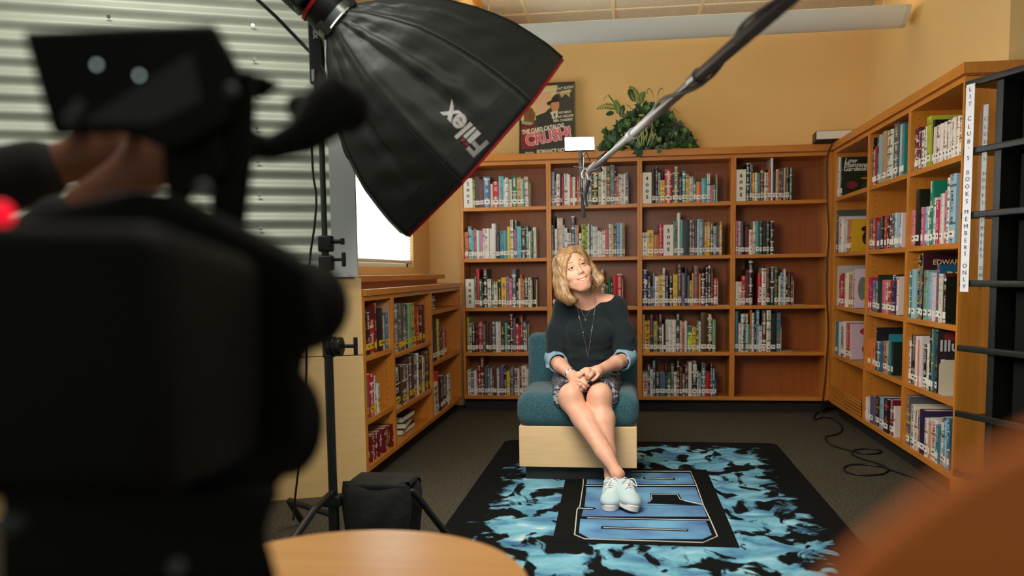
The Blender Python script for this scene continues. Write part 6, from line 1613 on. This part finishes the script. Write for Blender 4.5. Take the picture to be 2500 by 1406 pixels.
# shoes
SHB = mat('pale_blue_canvas', (190, 210, 212), 0.8, spec=0.2, bump=0.15, bscale=500); SHW = mat('shoe_white', (232, 228, 214), 0.55); LAC = mat('lace_white', (240, 240, 238), 0.8)
def shoe(toe_px, ankle, hdx, roll, zl):
    toe = at(*toe_px, 2, 0.03); hv = Vector((ankle.x + hdx, ankle.y + 0.03, 0)); tv = Vector((toe.x, toe.y, 0))
    d = (tv - hv).normalized(); c = tv - d * 0.115; c.z = 0.014 + zl
    y = d; z = Vector((0, 0, 1)); x = y.cross(z).normalized(); R = Matrix((x, y, z)).transposed() @ Matrix.Rotation(roll, 3, 'Y')
    def L(a, b_, e): return c + R @ Vector((a, b_, e))
    lo = [min(L(a, b_, e)[i] for a in (-.08, .08) for b_ in (-.17, .16) for e in (-.03, .15)) for i in range(3)]; hi = [max(L(a, b_, e)[i] for a in (-.08, .08) for b_ in (-.17, .16) for e in (-.03, .15)) for i in range(3)]
    Rn = [[R[i][j] for j in range(3)] for i in range(3)]
    U = SDF(lo, hi, 0.0026)
    U.ell(L(0, 0.062, 0.034), (0.041, 0.052, 0.026), Rn, k=0.01); U.cap(L(0, 0.045, 0.040), L(0, -0.02, 0.052), 0.037, 0.038, k=0.03); U.cap(L(0, -0.02, 0.050), L(0, -0.09, 0.048), 0.036, 0.032, k=0.03); U.cap(L(0, -0.07, 0.075), L(0, -0.05, 0.085), 0.030, 0.032, k=0.03)
    U.cap(L(0, -0.06, 0.085), L(0, -0.055, 0.16), 0.026, 0.034, k=0.004, op='sub')
    U.ell(L(0, 0, -0.02), (0.2, 0.2, 0.035), Rn, k=0.002, op='sub')
    up = U.mesh('shoe', SHB, woman, 1)
    outl = []
    for k in range(40):
        a = 2 * PI * k / 40; yy_ = math.sin(a) * 0.118; ww = 0.0435 if yy_ > 0 else 0.036 + 0.0075 * (1 + yy_ / 0.118)
        outl.append((math.copysign(abs(math.cos(a)) ** 0.75, math.cos(a)) * ww, yy_ - 0.002))
    MB().prism(outl, 0.0, 0.029, R, c).build('sole', SHW, up, bevel=0.004, smooth='auto')
    q = MB(); q.ell = None
    for i in range(6):
        f = i / 5; yb = 0.052 - f * 0.075; zb = 0.068 + f * 0.030; w = 0.021 + 0.004 * f
        q.tube(smooth_path([L(-w, yb, zb - 0.004), L(0, yb + 0.004, zb + 0.010 - 0.002), L(w, yb - 0.008, zb - 0.004)], 3), 0.0027, 6)
        q.tube(smooth_path([L(w, yb, zb - 0.004), L(0, yb + 0.004, zb + 0.012 - 0.002), L(-w, yb - 0.008, zb - 0.004)], 3), 0.0027, 6)
    q.tube(smooth_path([L(0, -0.03, 0.108), L(0.02, -0.015, 0.118), L(0.034, -0.005, 0.098), L(0.012, -0.02, 0.106)], 4), 0.0022, 6)
    q.tube(smooth_path([L(0, -0.03, 0.108), L(-0.02, -0.010, 0.118), L(-0.036, 0.0, 0.090), L(-0.012, -0.02, 0.106)], 4), 0.0022, 6)
    q.tube(smooth_path([L(0, -0.03, 0.108), L(0.012, 0.02, 0.102), L(0.026, 0.03, 0.075)], 4), 0.0022, 6)
    q.build('laces', LAC, up, smooth=True)
    MB().tube(smooth_path([L(-0.024, -0.015, 0.082), L(-0.0, 0.055, 0.062), L(0.024, -0.015, 0.082)], 4), 0.0016, 6).build('stitching', SHW, up)
shoe((1547, 1246), anR, -0.025, -0.22, 0.008); shoe((1488, 1241), anL, 0.02, 0.0, 0.0)
# ------------------------------------------------------------------ camera operator, mostly outside the frame
op_ = empty('person', (-1.0, 0.62, 0), 'blurred camera operator in dark clothes reaching in from the left edge', 'person')
SK2 = mat('operator_skin', (128, 78, 52), 0.6, sss=0.05); DK = mat('operator_shirt', (22, 22, 20), 0.9)
O = SDF((-1.40, 0.30, 0.0), (-0.16, 1.22, 1.86), 0.0085)
hd_ = Vector((-1.0, 0.70, 1.66)); O.ell(hd_, (0.078, 0.098, 0.115)); O.ell(hd_ + Vector((0.0, 0.03, -0.06)), (0.055, 0.06, 0.07)); O.cap(hd_, (-1.0, 0.62, 1.46), 0.055, 0.058)
O.cap(hd_ + Vector((0.02, 0.09, 0.0)), hd_ + Vector((0.022, 0.115, -0.03)), 0.01, 0.013, k=0.01)
sR_, sL_ = Vector((-0.80, 0.62, 1.40)), Vector((-1.20, 0.58, 1.40)); O.cap(sR_, sL_, 0.06, 0.06, k=0.05); O.ell((-1.0, 0.6, 1.22), (0.17, 0.11, 0.24), k=0.06); O.ell((-1.0, 0.6, 0.96), (0.16, 0.11, 0.14), k=0.06)
hA = W3(205, 385, 1.1); eA = W3(-420, 560, 1.02); O.cap(sR_, eA, 0.05, 0.042); O.cap(eA, hA, 0.040, 0.027, k=0.03)
hB = W3(330, 420, 1.0); eB = W3(-260, 900, 0.95); O.cap(sL_, eB, 0.05, 0.042); O.cap(eB, hB, 0.040, 0.027, k=0.03)
for h_, t_ in ((hA, Vector((0.05, 0.02, 0.03))), (hB, Vector((0.04, 0.02, 0.05)))):
    O.ell(h_ + t_ * 0.5, (0.038, 0.022, 0.042), k=0.02)
    for j in range(4):
        b0 = h_ + t_ * 0.9 + Vector((0, 0, 0.028 - 0.018 * j)); O.cap(b0, b0 + t_ * 0.7, 0.0095, 0.009, k=0.006); O.cap(b0 + t_ * 0.7, b0 + t_ * 1.1 + Vector((0.0, -0.02, 0)), 0.009, 0.008, k=0.006)
    O.cap(h_, h_ + Vector((0.02, -0.03, 0.04)), 0.012, 0.009, k=0.01)
for s_ in (-1, 1): O.cap((-1.0 + s_ * 0.09, 0.6, 0.92), (-1.0 + s_ * 0.10, 0.62, 0.5), 0.085, 0.06, k=0.03); O.cap((-1.0 + s_ * 0.10, 0.62, 0.5), (-1.0 + s_ * 0.10, 0.59, 0.08), 0.06, 0.04, k=0.03); O.cap((-1.0 + s_ * 0.10, 0.59, 0.05), (-1.0 + s_ * 0.11, 0.75, 0.04), 0.04, 0.035, k=0.03)
O.mesh('body', SK2, op_, 1); del O
O = SDF((-1.42, 0.30, 0.0), (-0.3, 1.16, 1.56), 0.010)
O.cap(sR_, sL_, 0.072, 0.072, k=0.05); O.ell((-1.0, 0.6, 1.22), (0.185, 0.125, 0.25), k=0.06); O.ell((-1.0, 0.6, 0.98), (0.175, 0.125, 0.15), k=0.06); O.cap(sR_, eA, 0.06, 0.055); O.cap(eA, eA.lerp(hA, 0.8), 0.052, 0.04); O.cap(sL_, eB, 0.06, 0.055); O.cap(eB, eB.lerp(hB, 0.7), 0.052, 0.04)
O.mesh('shirt', DK, op_, 1)
O = SDF((-1.42, 0.30, 0.0), (-0.6, 1.02, 1.1), 0.010)
for s_ in (-1, 1): O.cap((-1.0 + s_ * 0.09, 0.6, 0.94), (-1.0 + s_ * 0.10, 0.62, 0.5), 0.095, 0.072, k=0.03); O.cap((-1.0 + s_ * 0.10, 0.62, 0.5), (-1.0 + s_ * 0.10, 0.59, 0.10), 0.072, 0.055, k=0.03)
O.mesh('trousers', mat('operator_trousers', (34, 38, 46), 0.9), op_, 1)
O = SDF((-1.12, 0.55, 1.5), (-0.88, 0.85, 1.82), 0.007); O.ell(hd_ + Vector((0, -0.012, 0.02)), (0.086, 0.102, 0.108)); O.ell(hd_ + Vector((0, 0.12, -0.05)), (0.07, 0.085, 0.10), k=0.01, op='sub')
O.mesh('hair', mat('operator_hair', (40, 28, 20), 0.7), op_, 1)
for s_ in (-1, 1): MB().ball(hd_ + Vector((s_ * 0.03, 0.086, 0.0)), 0.012, 10).build('eye', EW, op_, smooth=True)
MB().tube([hd_ + Vector((-0.022, 0.084, -0.068)), hd_ + Vector((0, 0.094, -0.072)), hd_ + Vector((0.022, 0.084, -0.068))], 0.004, 6).build('mouth', LIP, op_)
